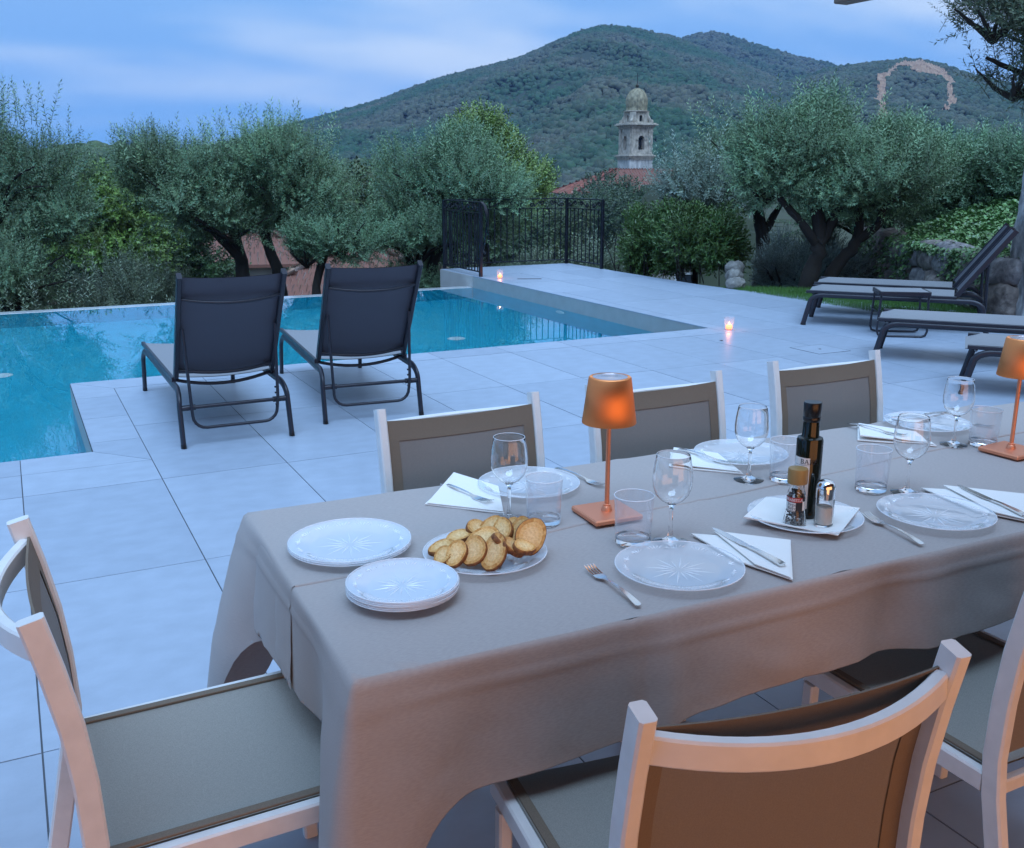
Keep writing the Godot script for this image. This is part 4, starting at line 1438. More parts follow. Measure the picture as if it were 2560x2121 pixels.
func toast():
	var make := func(label: String, at: Vector3, n: Vector3, spin: float, rx: float, rz: float, sd: int):
		var t := thing("toast_slice", label, "bread", at, 0.0, "toasted bread slices on the clear plate")
		t.basis = aim(n, spin)
		var r := RandomNumberGenerator.new()
		r.seed = sd
		var th := 0.0055
		var out := []
		var k1 := r.randf() * TAU
		for i in 28:
			var a := TAU * i / 28.0
			var w := 1.0 + 0.05 * sin(2 * a + k1) + 0.035 * sin(3 * a + k1 * 2) + r.randf_range(-0.012, 0.012)
			out.append(Vector2(cos(a) * rx * w, sin(a) * rz * w))
		var crust := Geo.new()
		var s := crust.fresh()
		for i in 28:
			var a: Vector2 = out[i]
			var b: Vector2 = out[(i + 1) % 28]
			var prof := [[0.945, -th], [0.99, -th * 0.7], [1.0, 0.0], [0.99, th * 0.7], [0.945, th]]
			for k in 4:
				crust.quad(V(a.x * prof[k][0], prof[k][1], a.y * prof[k][0]), V(b.x * prof[k][0], prof[k][1], b.y * prof[k][0]), V(b.x * prof[k + 1][0], prof[k + 1][1], b.y * prof[k + 1][0]), V(a.x * prof[k + 1][0], prof[k + 1][1], a.y * prof[k + 1][0]), s)
		part("crust", crust, M.crust, t)
		var crumb := Geo.new()
		var kk := r.randf_range(0.85, 1.1)
		var tone: Array[Color] = [Color(0.95, 0.74, 0.45) * kk, Color(0.93, 0.70, 0.39) * kk, Color(0.86, 0.58, 0.26) * kk, Color(0.60, 0.31, 0.09) * kk]
		for sgn in [-1.0, 1.0]:
			var s2 := crumb.fresh()
			var rings := []
			for q in [0.0, 0.25, 0.5, 0.75, 0.95]:
				var row := []
				for i in 28:
					var p: Vector2 = out[i] * q
					row.append(V(p.x, sgn * (th + (0.0 if q > 0.9 else r.randf_range(-0.0011, 0.0007))), p.y))
				rings.append(row)
			var mid := V(0, sgn * th, 0)
			for i in 28:
				var k := (i + 1) % 28
				crumb.st.set_color(tone[0])
				crumb.out3(mid, rings[1][i], rings[1][k], V(0, -sgn * 100, 0), s2)
				for q in range(1, 4):
					crumb.st.set_color(tone[q].lerp(tone[q - 1], r.randf() * 0.8))
					crumb.out4(rings[q][i], rings[q][k], rings[q + 1][k], rings[q + 1][i], V(0, -sgn * 100, 0), s2)
		part("crumb", crumb, M.crumb, t)
	var c := V(0.830, TY + 0.012, -1.765)
	var f := V(-0.452, 0, 0.892)      # towards the viewer
	var r := V(0.892, 0, 0.452)       # to the viewer's right
	# right, towards viewer, height; normal as (right, up, towards)
	var L := [
		["pale toast slice lying flat at the upper left of the toast heap", -0.055, -0.035, 0.020, -0.05, 1.0, 0.12, 0.3, 0.036, 0.026],
		["toast slice lying flat at the left rim of the toast plate", -0.088, 0.002, 0.012, -0.12, 1.0, 0.18, 0.2, 0.034, 0.024],
		["short toast slice at the lower left of the heap", -0.080, 0.045, 0.012, -0.35, 0.8, 0.5, 0.2, 0.026, 0.024],
		["toast slice leaning at the front left, first in the row of leaning slices", -0.054, 0.052, 0.020, -0.35, 0.75, 0.6, 0.5, 0.034, 0.027],
		["toast slice leaning at the front, second in the row of leaning slices", -0.020, 0.050, 0.026, -0.35, 0.72, 0.65, 0.5, 0.040, 0.030],
		["broad toast slice leaning at the front middle, third in the row of leaning slices", 0.020, 0.058, 0.026, -0.3, 0.70, 0.65, 0.6, 0.046, 0.031],
		["large toast slice lying tilted in the centre of the heap", -0.002, 0.005, 0.034, -0.05, 0.85, 0.5, 0.0, 0.044, 0.030],
		["toast slice at the back left of the heap with a burnt curled crust", -0.018, -0.060, 0.030, 0.35, 0.8, 0.35, 0.4, 0.030, 0.026],
		["toast slice at the back of the heap, its browned edge standing highest", 0.012, -0.066, 0.034, -0.1, 0.7, 0.6, 0.0, 0.030, 0.024],
		["pale toast slice lying flat behind the large central slice", 0.008, -0.036, 0.026, 0.0, 1.0, 0.2, 0.1, 0.032, 0.022],
		["toast slice leaning at the back right, first behind the big round one", 0.036, -0.034, 0.038, -0.55, 0.65, 0.45, 1.0, 0.038, 0.027],
		["toast slice leaning at the back right, second behind the big round one", 0.060, -0.034, 0.038, -0.5, 0.6, 0.5, 1.0, 0.036, 0.026],
		["toast slice tucked directly behind the big round one at the right", 0.076, -0.018, 0.038, -0.3, 0.5, 0.75, 0.9, 0.040, 0.031],
		["big round toast slice standing at the right end, its whole face towards the viewer", 0.092, 0.004, 0.040, 0.12, 0.5, 0.8, 0.75, 0.046, 0.036],
		["narrow toast slice seen edge on, front middle right, leftmost of three edges", 0.034, 0.028, 0.034, 0.75, 0.7, -0.15, 0.5, 0.038, 0.027],
		["narrow toast slice seen edge on, middle of three edges at the front right", 0.056, 0.036, 0.028, 0.70, 0.7, 0.1, 0.45, 0.038, 0.026],
		["narrow toast slice seen edge on, rightmost of three edges at the front right", 0.078, 0.036, 0.028, 0.40, 0.9, 0.1, 0.4, 0.036, 0.024],
	]
	var sd := 300
	for q in L:
		sd += 1
		make.call(q[0], c + r * q[1] * 1.05 + f * q[2] * 1.1 + V(0, q[3] * 0.92, 0), (r * q[4] + V(0, q[5], 0) + f * q[6]).normalized(), q[7], q[8] * 0.90, q[9] * 0.90, sd)

func candles():
	var make := func(label: String, at: Vector3, lit: bool):
		var t := thing("candle_glass", label, "candle", at, 0.0, "candles in glass cups on the terrace")
		var g := Geo.new()
		g.lathe(PackedVector2Array([Vector2(0, 0.002), Vector2(0.040, 0.0), Vector2(0.043, 0.004), Vector2(0.052, 0.122), Vector2(0.0545, 0.127)]), 28)
		part("glass_cup", g, M.thin, t)
		var c := Geo.new()
		c.lathe(PackedVector2Array([Vector2(0, 0.009), Vector2(0.028, 0.009), Vector2(0.034, 0.020), Vector2(0.035, 0.036), Vector2(0.029, 0.050), Vector2(0.018, 0.056), Vector2(0, 0.054)]), 24)
		part("candle", c, M.candle, t)
		var f := Geo.new()
		f.lathe(PackedVector2Array([Vector2(0, 0.056), Vector2(0.004, 0.062), Vector2(0.0035, 0.070), Vector2(0, 0.082)]), 10)
		part("flame", f, M.flame, t)
		var l := OmniLight3D.new()
		l.name = "candle_light"
		l.light_color = Color(1.0, 0.55, 0.25)
		l.light_energy = 0.008
		l.light_size = 0.003
		l.omni_range = 6.0
		l.omni_attenuation = 2.0
		l.shadow_enabled = true
		l.position = V(0, 0.068, 0)
		t.add_child(l, true)
	make.call("lit candle in a glass cup by the near right corner of the pool", V(6.39, 0, -7.78), true)
	make.call("lit candle in a glass cup by the railing beyond the pool", V(6.50, 0, -13.23), true)

# ---------------------------------------------------------------- plants
func sprig(len: float, n: int, ll: float, lw: float, sd: int, start := 0.12, spread := 0.75, stem := 0.0035) -> ArrayMesh:
	var r := RandomNumberGenerator.new()
	r.seed = sd
	var g := Geo.new()
	var bx := r.randf_range(-0.06, 0.06) * len
	var bz := r.randf_range(-0.06, 0.06) * len
	var at := func(f: float) -> Vector3:
		return V(bx * f * f, len * f, bz * f * f)
	g.st.set_color(Color(0.260, 0.260, 0.260))
	for k in 3:
		var a := TAU * k / 3.0
		var b := TAU * (k + 1) / 3.0
		g.tri(V(cos(a) * stem, 0, sin(a) * stem), V(cos(b) * stem, 0, sin(b) * stem), at.call(0.97))
	for k in n:
		var f := lerpf(start, 1.0, float(k) / (n - 1))
		var p: Vector3 = at.call(f)
		var az := (k % 2) * PI + (k / 2) * 2.2 + r.randf_range(-0.5, 0.5)
		var up := lerpf(0.25, 1.0, f) * r.randf_range(0.7, 1.3) * spread + 0.15
		var d := V(cos(az) * cos(up), sin(up), sin(az) * cos(up))
		var w := d.cross(V(0, 1, 0)).normalized().rotated(d, r.randf_range(-0.7, 0.7))
		var l := ll * r.randf_range(0.75, 1.15) * (1.0 - 0.25 * f)
		var m := p + d * l * 0.45
		var dn := w.cross(d) * l * 0.08
		var tip := p + d * l - dn * 1.5
		var t := r.randf_range(0.85, 1.15)
		g.st.set_color(Color(t, t, t))
		var hw := lw * 0.5 * l / ll
		g.tri(p, m + w * hw, tip)
		g.tri(p, tip, m - w * hw)
	return g.done()

func shade(c: Color, r: RandomNumberGenerator, v := 0.25) -> Color:
	var k := 1.0 + r.randf_range(-v, v)
	return Color(c.r * k * r.randf_range(0.92, 1.08), c.g * k, c.b * k * r.randf_range(0.9, 1.1))

# sprigs over a crown made of overlapping lumps inside the ellipsoid (c, rad)
func crown_at(c: Vector3, rad: Vector3, n: int, r: RandomNumberGenerator, xs: Array, cols: Array, col: Color, lumps: int, up: float, size := 1.0, flat := 0.0):
	var L := []
	for k in lumps:
		var d := V(r.randfn(), r.randfn() * 0.8 + 0.12, r.randfn()).normalized()
		var p := c + d * rad * r.randf_range(0.48, 0.78)
		L.append([p, (rad.x + rad.y + rad.z) / 3.0 * r.randf_range(0.34, 0.52), r.randf_range(0.78, 1.2)])
	L.append([c, (rad.x + rad.y + rad.z) / 3.0 * 0.55, 0.9])
	for i in n:
		var q: Array = L[r.randi() % L.size()]
		var d := V(r.randfn(), r.randfn(), r.randfn()).normalized()
		var p: Vector3 = q[0] + d * q[1] * V(1, 0.85, 1) * pow(r.randf(), 0.33)
		if flat > 0.0 and p.y < c.y - rad.y * flat:
			p.y = c.y - rad.y * flat + r.randf() * 0.2
		var o := ((p - c) / rad)
		if flat > 0.0 and r.randf() < ss(0.30, -0.35, o.y) * 0.86:
			continue
		var dir := (d * 0.55 + o * 0.5 + V(r.randfn(), r.randfn(), r.randfn()) * 0.35 + V(0, up + 0.35 * o.y, 0)).normalized()
		var s := size * r.randf_range(0.7, 1.25)
		xs.append(Transform3D(aim(dir, r.randf() * TAU).scaled(Vector3.ONE * s), p - dir * 0.2 * s))
		cols.append(shade(col * (q[2] as float), r))

func limb(t: Node3D, called: String, pts: Array, r0: float, r1: float, sd: int):
	var r := RandomNumberGenerator.new()
	r.seed = sd
	var path := PackedVector3Array()
	var sc := PackedFloat32Array()
	var n := pts.size()
	for i in n - 1:
		for k in 5:
			var f := k / 5.0
			var a: Vector3 = pts[maxi(i - 1, 0)]
			var b: Vector3 = pts[i]
			var c: Vector3 = pts[i + 1]
			var d: Vector3 = pts[mini(i + 2, n - 1)]
			path.append(b.cubic_interpolate(c, a, d, f) + V(r.randfn(), 0, r.randfn()) * r0 * 0.10)
			sc.append(lerpf(r0, r1, (i + f) / (n - 1)) * r.randf_range(0.9, 1.12))
	path.append(pts[n - 1])
	sc.append(r1)
	var g := Geo.new()
	g.tube(path, 1.0, 9, sc)
	part(called, g, M.bark, t)

var SP := {}

func olive(called: String, label: String, base: Vector3, trunks: Array, crowns: Array, n: int, sd: int, col := Color(0.167, 0.217, 0.142), shoots := 40, group := "olive trees round the pool terrace", kind := "olive", lumps := 10):
	var r := RandomNumberGenerator.new()
	r.seed = sd
	var t := thing(called, label, "tree", Vector3.ZERO, 0.0, group)
	t.position = base
	var k := 0
	for tr in trunks:
		var pts := []
		for p in tr[0]:
			pts.append(p - base)
		limb(t, "trunk" if k == 0 or tr[1] > 0.1 else "limb", pts, tr[1], tr[2], sd * 7 + k)
		k += 1
	var xs := []
	var cols := []
	var vol := 0.0
	for c in crowns:
		vol += pow(c[1].x * c[1].y * c[1].z, 0.667)
	for c in crowns:
		var cc: Vector3 = c[0] - base
		var share := pow(c[1].x * c[1].y * c[1].z, 0.667) / vol
		crown_at(cc, c[1], int(n * share), r, xs, cols, col, lumps, 0.6, 1.0, 0.75)
		for i in int(shoots * share):       # long upright shoots on top
			var a := r.randf() * TAU
			var f := sqrt(r.randf()) * 0.85
			var p: Vector3 = cc + V(cos(a) * f * c[1].x, c[1].y * (0.42 + 0.42 * sqrt(1.0 - f * f)), sin(a) * f * c[1].z)
			var d := V(r.randfn() * 0.13 + cos(a) * f * 0.25, 1, r.randfn() * 0.13 + sin(a) * f * 0.25)
			xs.append(Transform3D(aim(d, r.randf() * TAU).scaled(Vector3.ONE * r.randf_range(1.1, 1.7)), p - V(0, 0.25, 0)))
			cols.append(shade(col * 1.15, r))
		# a few bare inner branches
		for i in 7:
			var a := r.randf() * TAU
			var e: Vector3 = cc + V(cos(a) * c[1].x * 0.75, r.randf_range(-0.2, 0.5) * c[1].y, sin(a) * c[1].z * 0.75)
			var m := cc.lerp(e, 0.5) + V(0, -0.15, 0)
			limb(t, "branch", [cc + V(0, -c[1].y * 0.6, 0), m, e], 0.035, 0.008, sd * 31 + i)
	many("crown", SP[kind], M.leaf, xs, cols, t)

func trees():
	SP.olive = sprig(0.42, 30, 0.062, 0.014, 1)
	SP.broad = sprig(0.45, 22, 0.085, 0.045, 2)
	SP.far = sprig(0.9, 16, 0.26, 0.16, 3)
	SP.shrub = sprig(0.34, 22, 0.085, 0.026, 4, 0.25, 0.9)
	SP.grey = sprig(0.40, 34, 0.040, 0.010, 5, 0.05, 1.1)
	SP.palm = sprig(1.1, 44, 0.30, 0.035, 6, 0.15, 0.35, 0.012)
	var g := func(x: float, z: float) -> float: return ground_y(x, z) - 0.1
	var b := func(x: float, z: float) -> Vector3: return V(x, ground_y(x, z) - 0.1, z)
	olive("olive_tree", "large dark olive tree at the left edge, cut off by the frame", b.call(-0.3, -17.0), [[[b.call(-0.3, -17.0), V(-0.2, -1.4, -17.1), V(0.1, -0.2, -16.9), V(0.3, 0.9, -16.8)], 0.24, 0.08], [[V(-0.2, -1.3, -17.1), V(-0.8, -0.2, -17.3), V(-1.0, 0.8, -17.2)], 0.13, 0.05]], [[V(-0.15, 1.45, -17.0), V(1.55, 1.30, 1.6)], [V(-0.1, 0.0, -16.6), V(1.2, 0.9, 1.0)], [V(0.75, 0.9, -16.8), V(0.6, 0.7, 0.7)]], 8320, 11, Color(0.167, 0.268, 0.145), 70)
	olive("olive_tree", "wide olive tree beyond the pool, two dark trunks above the left lounger", b.call(3.75, -17.5), [[[b.call(3.75, -17.5), V(3.72, -1.2, -17.5), V(3.62, -0.2, -17.6), V(3.5, 0.8, -17.6)], 0.17, 0.09], [[b.call(4.4, -17.4), V(4.32, -1.2, -17.4), V(4.15, -0.1, -17.4), V(3.95, 0.8, -17.4)], 0.14, 0.08], [[V(3.65, 0.0, -17.55), V(3.2, 0.5, -17.5), V(2.9, 0.9, -17.4)], 0.08, 0.03]], [[V(2.75, 1.20, -17.7), V(1.25, 0.95, 1.2)], [V(4.35, 1.30, -17.4), V(1.45, 1.15, 1.3)], [V(3.4, 0.70, -17.2), V(1.0, 0.5, 0.8)]], 9600, 12, Color(0.196, 0.308, 0.165), 90)
	olive("olive_tree", "smaller low olive tree with one thin trunk behind the right black lounger", b.call(4.75, -16.2), [[[b.call(4.75, -16.2), V(4.72, -1.2, -16.2), V(4.55, -0.5, -16.3), V(4.75, 0.3, -16.3)], 0.12, 0.06]], [[V(5.0, 0.50, -16.2), V(0.80, 0.62, 0.8)], [V(4.45, 0.25, -16.4), V(0.55, 0.42, 0.5)]], 3520, 13, Color(0.169, 0.281, 0.152), 10)
	olive("olive_tree", "round olive tree left of the railing, dark below and silvery on top", b.call(6.45, -16.6), [[[b.call(6.45, -16.6), V(6.5, -1.2, -16.4), V(6.55, -0.3, -16.2), V(6.9, 0.6, -16.1)], 0.16, 0.08], [[V(6.5, -0.8, -16.3), V(6.2, 0.1, -16.3), V(6.1, 0.7, -16.2)], 0.09, 0.04]], [[V(7.0, 1.20, -16.0), V(1.45, 0.95, 1.3)], [V(6.35, 0.45, -16.2), V(0.95, 0.85, 0.9)], [V(7.9, 0.9, -16.4), V(0.9, 0.9, 0.9)], [V(6.6, -0.35, -16.4), V(0.8, 0.5, 0.6)]], 9920, 14, Color(0.179, 0.297, 0.160), 70)
	olive("olive_tree", "young pale silver olive standing directly behind the green hedge", b.call(9.75, -12.75), [[[b.call(9.75, -12.75), V(9.72, 0.2, -12.75), V(9.7, 0.9, -12.75)], 0.06, 0.03]], [[V(9.72, 1.25, -12.75), V(0.85, 0.62, 0.75)]], 1500, 15, Color(0.235, 0.31, 0.24), 16)
	olive("olive_tree", "olive tree with a single dark trunk behind the hedge's right end", b.call(11.8, -13.6), [[[b.call(11.8, -13.6), V(11.8, -0.2, -13.6), V(11.78, 0.5, -13.6), V(11.6, 1.2, -13.7)], 0.15, 0.09], [[V(11.78, 0.45, -13.6), V(12.1, 1.0, -13.5)], 0.09, 0.04]], [[V(11.55, 1.70, -13.8), V(1.05, 0.85, 1.0)], [V(12.4, 1.55, -13.2), V(1.0, 0.85, 1.0)], [V(11.5, 1.10, -13.8), V(0.8, 0.4, 0.8)]], 7360, 16, Color(0.211, 0.309, 0.180), 55)
	olive("olive_tree", "big spreading olive with forked trunks rising from the lawn on the right", b.call(9.72, -10.35), [[[b.call(9.72, -10.35), V(9.82, 0.25, -10.28), V(9.86, 0.62, -10.22), V(9.80, 1.3, -10.3)], 0.125, 0.08], [[V(9.86, 0.55, -10.22), V(9.62, 0.85, -10.3), V(9.30, 1.25, -10.5)], 0.07, 0.04], [[V(9.86, 0.6, -10.22), V(10.05, 0.95, -10.15), V(10.15, 1.4, -10.1)], 0.09, 0.05], [[b.call(10.02, -10.35), V(10.22, 0.30, -10.2), V(10.42, 0.62, -10.08), V(10.44, 0.95, -10.1), V(10.5, 1.4, -10.2)], 0.10, 0.05], [[V(10.40, 0.60, -10.1), V(10.62, 0.85, -9.92), V(10.66, 1.10, -9.86), V(10.95, 1.35, -9.7)], 0.07, 0.03]], [[V(9.85, 1.70, -10.5), V(1.05, 0.80, 1.0)], [V(10.85, 1.42, -10.1), V(1.2, 0.68, 1.1)], [V(9.35, 1.42, -10.8), V(0.72, 0.5, 0.7)], [V(10.3, 1.2, -10.4), V(1.0, 0.34, 0.9)]], 10240, 17, Color(0.190, 0.308, 0.165), 75)
	olive("olive_tree", "left olive tree of the row above the ivy bank", b.call(12.6, -11.6), [[[b.call(12.6, -11.6), V(12.6, 0.7, -11.6), V(12.65, 1.3, -11.5)], 0.13, 0.07]], [[V(12.65, 1.35, -11.4), V(1.2, 0.65, 1.1)], [V(12.4, 0.85, -11.9), V(1.1, 0.6, 0.9)]], 6720, 18, Color(0.167, 0.287, 0.152), 30)
	olive("olive_tree", "middle olive tree above the ivy bank, its thin pale trunk leaning", b.call(13.35, -10.6), [[[b.call(13.35, -10.5), V(13.40, 0.8, -10.45), V(13.5, 1.3, -10.4)], 0.06, 0.04]], [[V(13.6, 1.35, -10.6), V(1.2, 0.65, 1.1)], [V(13.6, 0.85, -11.2), V(1.1, 0.65, 0.9)]], 6720, 19, Color(0.169, 0.287, 0.160), 24)
	olive("olive_tree", "rightmost olive tree above the ivy bank, beside the pillar", b.call(14.4, -10.2), [[[b.call(14.4, -10.2), V(14.4, 1.0, -10.2), V(14.3, 1.6, -10.1)], 0.12, 0.07]], [[V(14.1, 1.35, -9.9), V(1.1, 0.65, 1.0)], [V(14.4, 0.9, -10.4), V(1.2, 0.7, 0.9)]], 5760, 20, Color(0.162, 0.277, 0.152), 20)
	olive("olive_tree", "olive branches reaching in at the top right corner, close to the house", b.call(10.6, -5.9), [[[b.call(10.6, -5.9), V(10.3, 1.2, -6.0), V(9.6, 2.2, -6.3), V(9.2, 2.9, -6.4)], 0.14, 0.05], [[V(9.6, 2.2, -6.3), V(9.0, 2.4, -6.6), V(8.55, 2.6, -6.85)], 0.05, 0.015], [[V(9.3, 2.7, -6.4), V(8.8, 3.0, -6.6), V(8.5, 3.1, -6.9)], 0.04, 0.012]], [[V(9.15, 2.85, -6.45), V(0.85, 0.75, 0.9)], [V(8.75, 2.45, -6.65), V(0.45, 0.38, 0.5)], [V(8.62, 3.05, -6.85), V(0.5, 0.5, 0.5)]], 1000, 21, Color(0.084, 0.115, 0.061), 26)
	# shrubs of the slope below the overflow edge
	var sh := [[0.15, -1.05, -15.4, 1.1, 0.85, "grey green olive shrub at the lower left edge beyond the pool"], [1.15, -0.85, -16.9, 1.25, 1.0, "grey green olive shrub left of the left black lounger"], [1.9, -0.75, -18.2, 1.05, 1.0, "tall grey green olive shrub below the wide olive tree"], [2.6, -1.25, -16.0, 0.8, 0.6, "low olive shrub just behind the left lounger's backrest"], [5.65, -1.6, -16.0, 0.6, 0.5, "low shrub between the right lounger and the railing"], [8.0, -0.95, -17.6, 0.9, 0.75, "silvery shrub seen through the middle of the railing"], [9.4, -0.90, -17.4, 0.9, 0.75, "silvery shrub seen through the right end of the railing"], [9.7, -0.45, -15.7, 0.6, 0.6, "shrub beyond the railing's corner, next to the hedge"]]
	var sd := 70
	for q in sh:
		sd += 1
		bush("olive_shrub", q[5], V(q[0], q[1], q[2]), V(q[3], q[4], q[3] * 0.85), 1700, sd, Color(0.203, 0.260, 0.167), SP.olive, 26)
	for q in [[10.3, 0.12, -11.3, 0.55, 0.42, "grey lavender bush behind the big olive trunk"], [11.0, 0.15, -11.0, 0.6, 0.45, "grey lavender bush right of the forked olive trunk, beside the ivy"], [11.3, 0.05, -12.4, 0.6, 0.5, "grey bush in front of the red roofed house on the right"], [12.3, 0.25, -12.6, 0.7, 0.5, "grey bush farther back under the right olive trees"]]:
		sd += 1
		bush("lavender_bush", q[5], V(q[0], q[1], q[2]), V(q[3], q[4], q[3]), 1300, sd, Color(0.203, 0.260, 0.232), SP.grey, 0)
	# hedge
	var hd := thing("hedge", "bright green leafy hedge along the right end of the terrace, beside the railing", "hedge", V(9.2, -0.1, -12.45), 0.0)
	var r := RandomNumberGenerator.new()
	r.seed = 91
	var xs := []
	var cols := []
	for q in [[-0.05, 0.52, -0.95, 0.50, 0.50, 0.5], [-0.02, 0.60, -0.3, 0.52, 0.54, 0.6], [0.0, 0.58, 0.35, 0.52, 0.54, 0.6], [0.0, 0.50, 0.85, 0.46, 0.48, 0.4], [0.45, 0.60, 0.0, 0.45, 0.55, 0.8]]:
		crown_at(V(q[0], q[1], q[2]), V(q[3], q[4], q[5]), 1150, r, xs, cols, Color(0.085, 0.160, 0.042), 8, 0.55, 0.95)
	many("foliage", SP.shrub, M.gloss, xs, cols, hd)
	for k in 22:
		var p := V(r.randf_range(-0.45, -0.1), 0.05, r.randf_range(-1.4, 1.4))
		var st := Geo.new()
		st.tube(PackedVector3Array([p, p + V(r.randf_range(-0.1, 0.05), 0.3, r.randf_range(-0.1, 0.1)), p + V(r.randf_range(-0.2, 0.1), 0.6, r.randf_range(-0.25, 0.25))]), 0.008, 5)
		part("stem", st, M.bark, hd)
	# bright trees behind
	far_tree("willow_tree", "yellow green feathery tree behind the round olive, left of the bell tower", V(12.7, 1.15, -27.0), V(2.0, 1.9, 1.8), 5, Color(0.165, 0.25, 0.06), SP.broad, 7500, 0.9, 1.15)
	far_tree("green_tree", "light green tree in the gap between the left edge olive and the wide olive", V(2.7, 0.1, -30.5), V(1.7, 1.9, 1.6), 6, Color(0.152, 0.254, 0.051), SP.broad, 3600, 0.5, 1.5)
	far_tree("green_tree", "dark green tree low in the gap left of the wide olive", V(4.2, -0.9, -31.5), V(2.0, 1.7, 1.6), 7, Color(0.072, 0.138, 0.051), SP.broad, 3200, 0.5, 1.5)
	palm()
	var row := [[-3.0, -45.0, 0.0, 4.0], [4.5, -52.0, 0.4, 4.2], [9.5, -47.0, 0.0, 3.8], [15.5, -54.0, 0.4, 4.6], [21.0, -50.0, -0.2, 4.2], [27.0, -58.0, -0.6, 4.4], [36.0, -66.0, -1.3, 4.6], [44.5, -75.0, -1.0, 5.0], [51.0, -82.0, 0.0, 4.4], [30.0, -34.0, -1.5, 2.6], [36.0, -37.0, -1.2, 3.2], [42.0, -38.0, -0.6, 3.6], [48.0, -42.0, 0.0, 4.0]]
	var words := ["behind the left edge olive", "far behind the light green tree", "behind the wide olive's left half", "behind the wide olive's right half", "behind the low olive by the loungers", "behind the round olive", "left of the church roof", "directly below the hill at the left corner of the church roof", "beside the church roof, its round top showing", "beyond the hedge", "behind the red roofed house on the right", "behind the big spreading olive", "behind the right row of olives"]
	for k in row.size():
		var q: Array = row[k]
		far_tree("valley_tree", "dark green valley tree " + words[k], V(q[0], q[2] - 2.2, q[1]), V(q[3], q[3] * 0.8, q[3]), 100 + k, Color(0.065, 0.109, 0.049) if k % 3 else Color(0.090, 0.128, 0.049), SP.far, 1500, 0.25, 1.0, "trees in the valley")

func bush(called: String, label: String, c: Vector3, rad: Vector3, n: int, sd: int, col: Color, mesh: Mesh, shoots: int):
	var r := RandomNumberGenerator.new()
	r.seed = sd
	var base := V(c.x, ground_y(c.x, c.z), c.z)
	var t := thing(called, label, "shrub", base, 0.0, "shrubs round the terrace")
	var xs := []
	var cols := []
	crown_at(c - base, rad, n, r, xs, cols, col, 7, 0.6, 0.9)
	for i in shoots:
		var a := r.randf() * TAU
		var f := sqrt(r.randf()) * 0.8
		xs.append(Transform3D(aim(V(r.randfn() * 0.15, 1, r.randfn() * 0.15), a).scaled(Vector3.ONE * r.randf_range(1.0, 1.5)), c - base + V(cos(a) * f * rad.x, rad.y * 0.7 * (1 - 0.4 * f), sin(a) * f * rad.z)))
		cols.append(shade(col * 1.1, r))
	many("foliage", mesh, M.leaf, xs, cols, t)
	for i in 5:
		var e := c - base + V(r.randfn() * rad.x * 0.4, rad.y * 0.2, r.randfn() * rad.z * 0.4)
		limb(t, "stem", [V(r.randfn() * 0.1, -0.1, r.randfn() * 0.1), e * V(0.5, 0.6, 0.5), e], 0.03, 0.01, sd * 13 + i)

func far_tree(called: String, label: String, c: Vector3, rad: Vector3, sd: int, col: Color, mesh: Mesh, n: int, up: float, size: float, group := ""):
	var r := RandomNumberGenerator.new()
	r.seed = sd
	var base := V(c.x, ground_y(c.x, c.z), c.z)
	var t := thing(called, label, "tree", base, 0.0, group)
	limb(t, "trunk", [V(0, -0.2, 0), (c - base) * V(0.5, 0.5, 0.5) + V(r.randfn() * 0.2, 0, 0), c - base], 0.22, 0.08, sd)
	var xs := []
	var cols := []
	crown_at(c - base, rad, n, r, xs, cols, col, 14, up, size)
	many("crown", mesh, M.leaf, xs, cols, t)

func palm():
	var t := thing("palm_tree", "small fan of palm fronds above the red roof on the left", "palm tree", V(2.35, -4.4, -30.0))
	limb(t, "trunk", [V(0, 0, 0), V(0.05, 2.0, 0), V(0, 3.9, 0)], 0.18, 0.15, 55)
	var r := RandomNumberGenerator.new()
	r.seed = 56
	for k in 26:
		var a := TAU * k / 26.0 * 3.3
		var e := r.randf_range(-0.2, 1.1)
		var d := V(cos(a) * cos(e), sin(e), sin(a) * cos(e))
		var o := put("frond", SP.palm, M.frond, t)
		o.transform = Transform3D(aim(d, r.randf() * TAU), V(0, 3.9, 0))

# ---------------------------------------------------------------- lawn, ivy, stones
func leaf_mesh(l: float, w: float) -> ArrayMesh:
	var g := Geo.new()
	g.tri(V(0, 0, 0), V(w * 0.5, 0.006, l * 0.45), V(0, 0, l))
	g.tri(V(0, 0, 0), V(0, 0, l), V(-w * 0.5, 0.006, l * 0.45))
	return g.done()

func blob(sd: int, size: Vector3, rough: float, boxy := 4.0, nu := 12, nv := 8) -> ArrayMesh:
	var f := FastNoiseLite.new()
	f.seed = sd
	f.frequency = 0.9
	var g := Geo.new()
	var rows := []
	for i in nv + 1:
		var row := PackedVector3Array()
		var th := PI * i / nv
		for j in nu:
			var ph := TAU * j / nu
			var d := V(sin(th) * cos(ph), cos(th), sin(th) * sin(ph))
			var k := 1.0 / pow(pow(absf(d.x), boxy) + pow(absf(d.y), boxy) + pow(absf(d.z), boxy), 1.0 / boxy)
			var n := 1.0 + rough * f.get_noise_3d(d.x * 1.3 + sd, d.y * 1.3, d.z * 1.3) + rough * 0.5 * f.get_noise_3d(d.x * 4.0, d.y * 4.0 + sd, d.z * 4.0)
			row.append(d * k * n * size * 0.5)
		rows.append(row)
	g.sheet(rows, 0, true)
	return g.done()

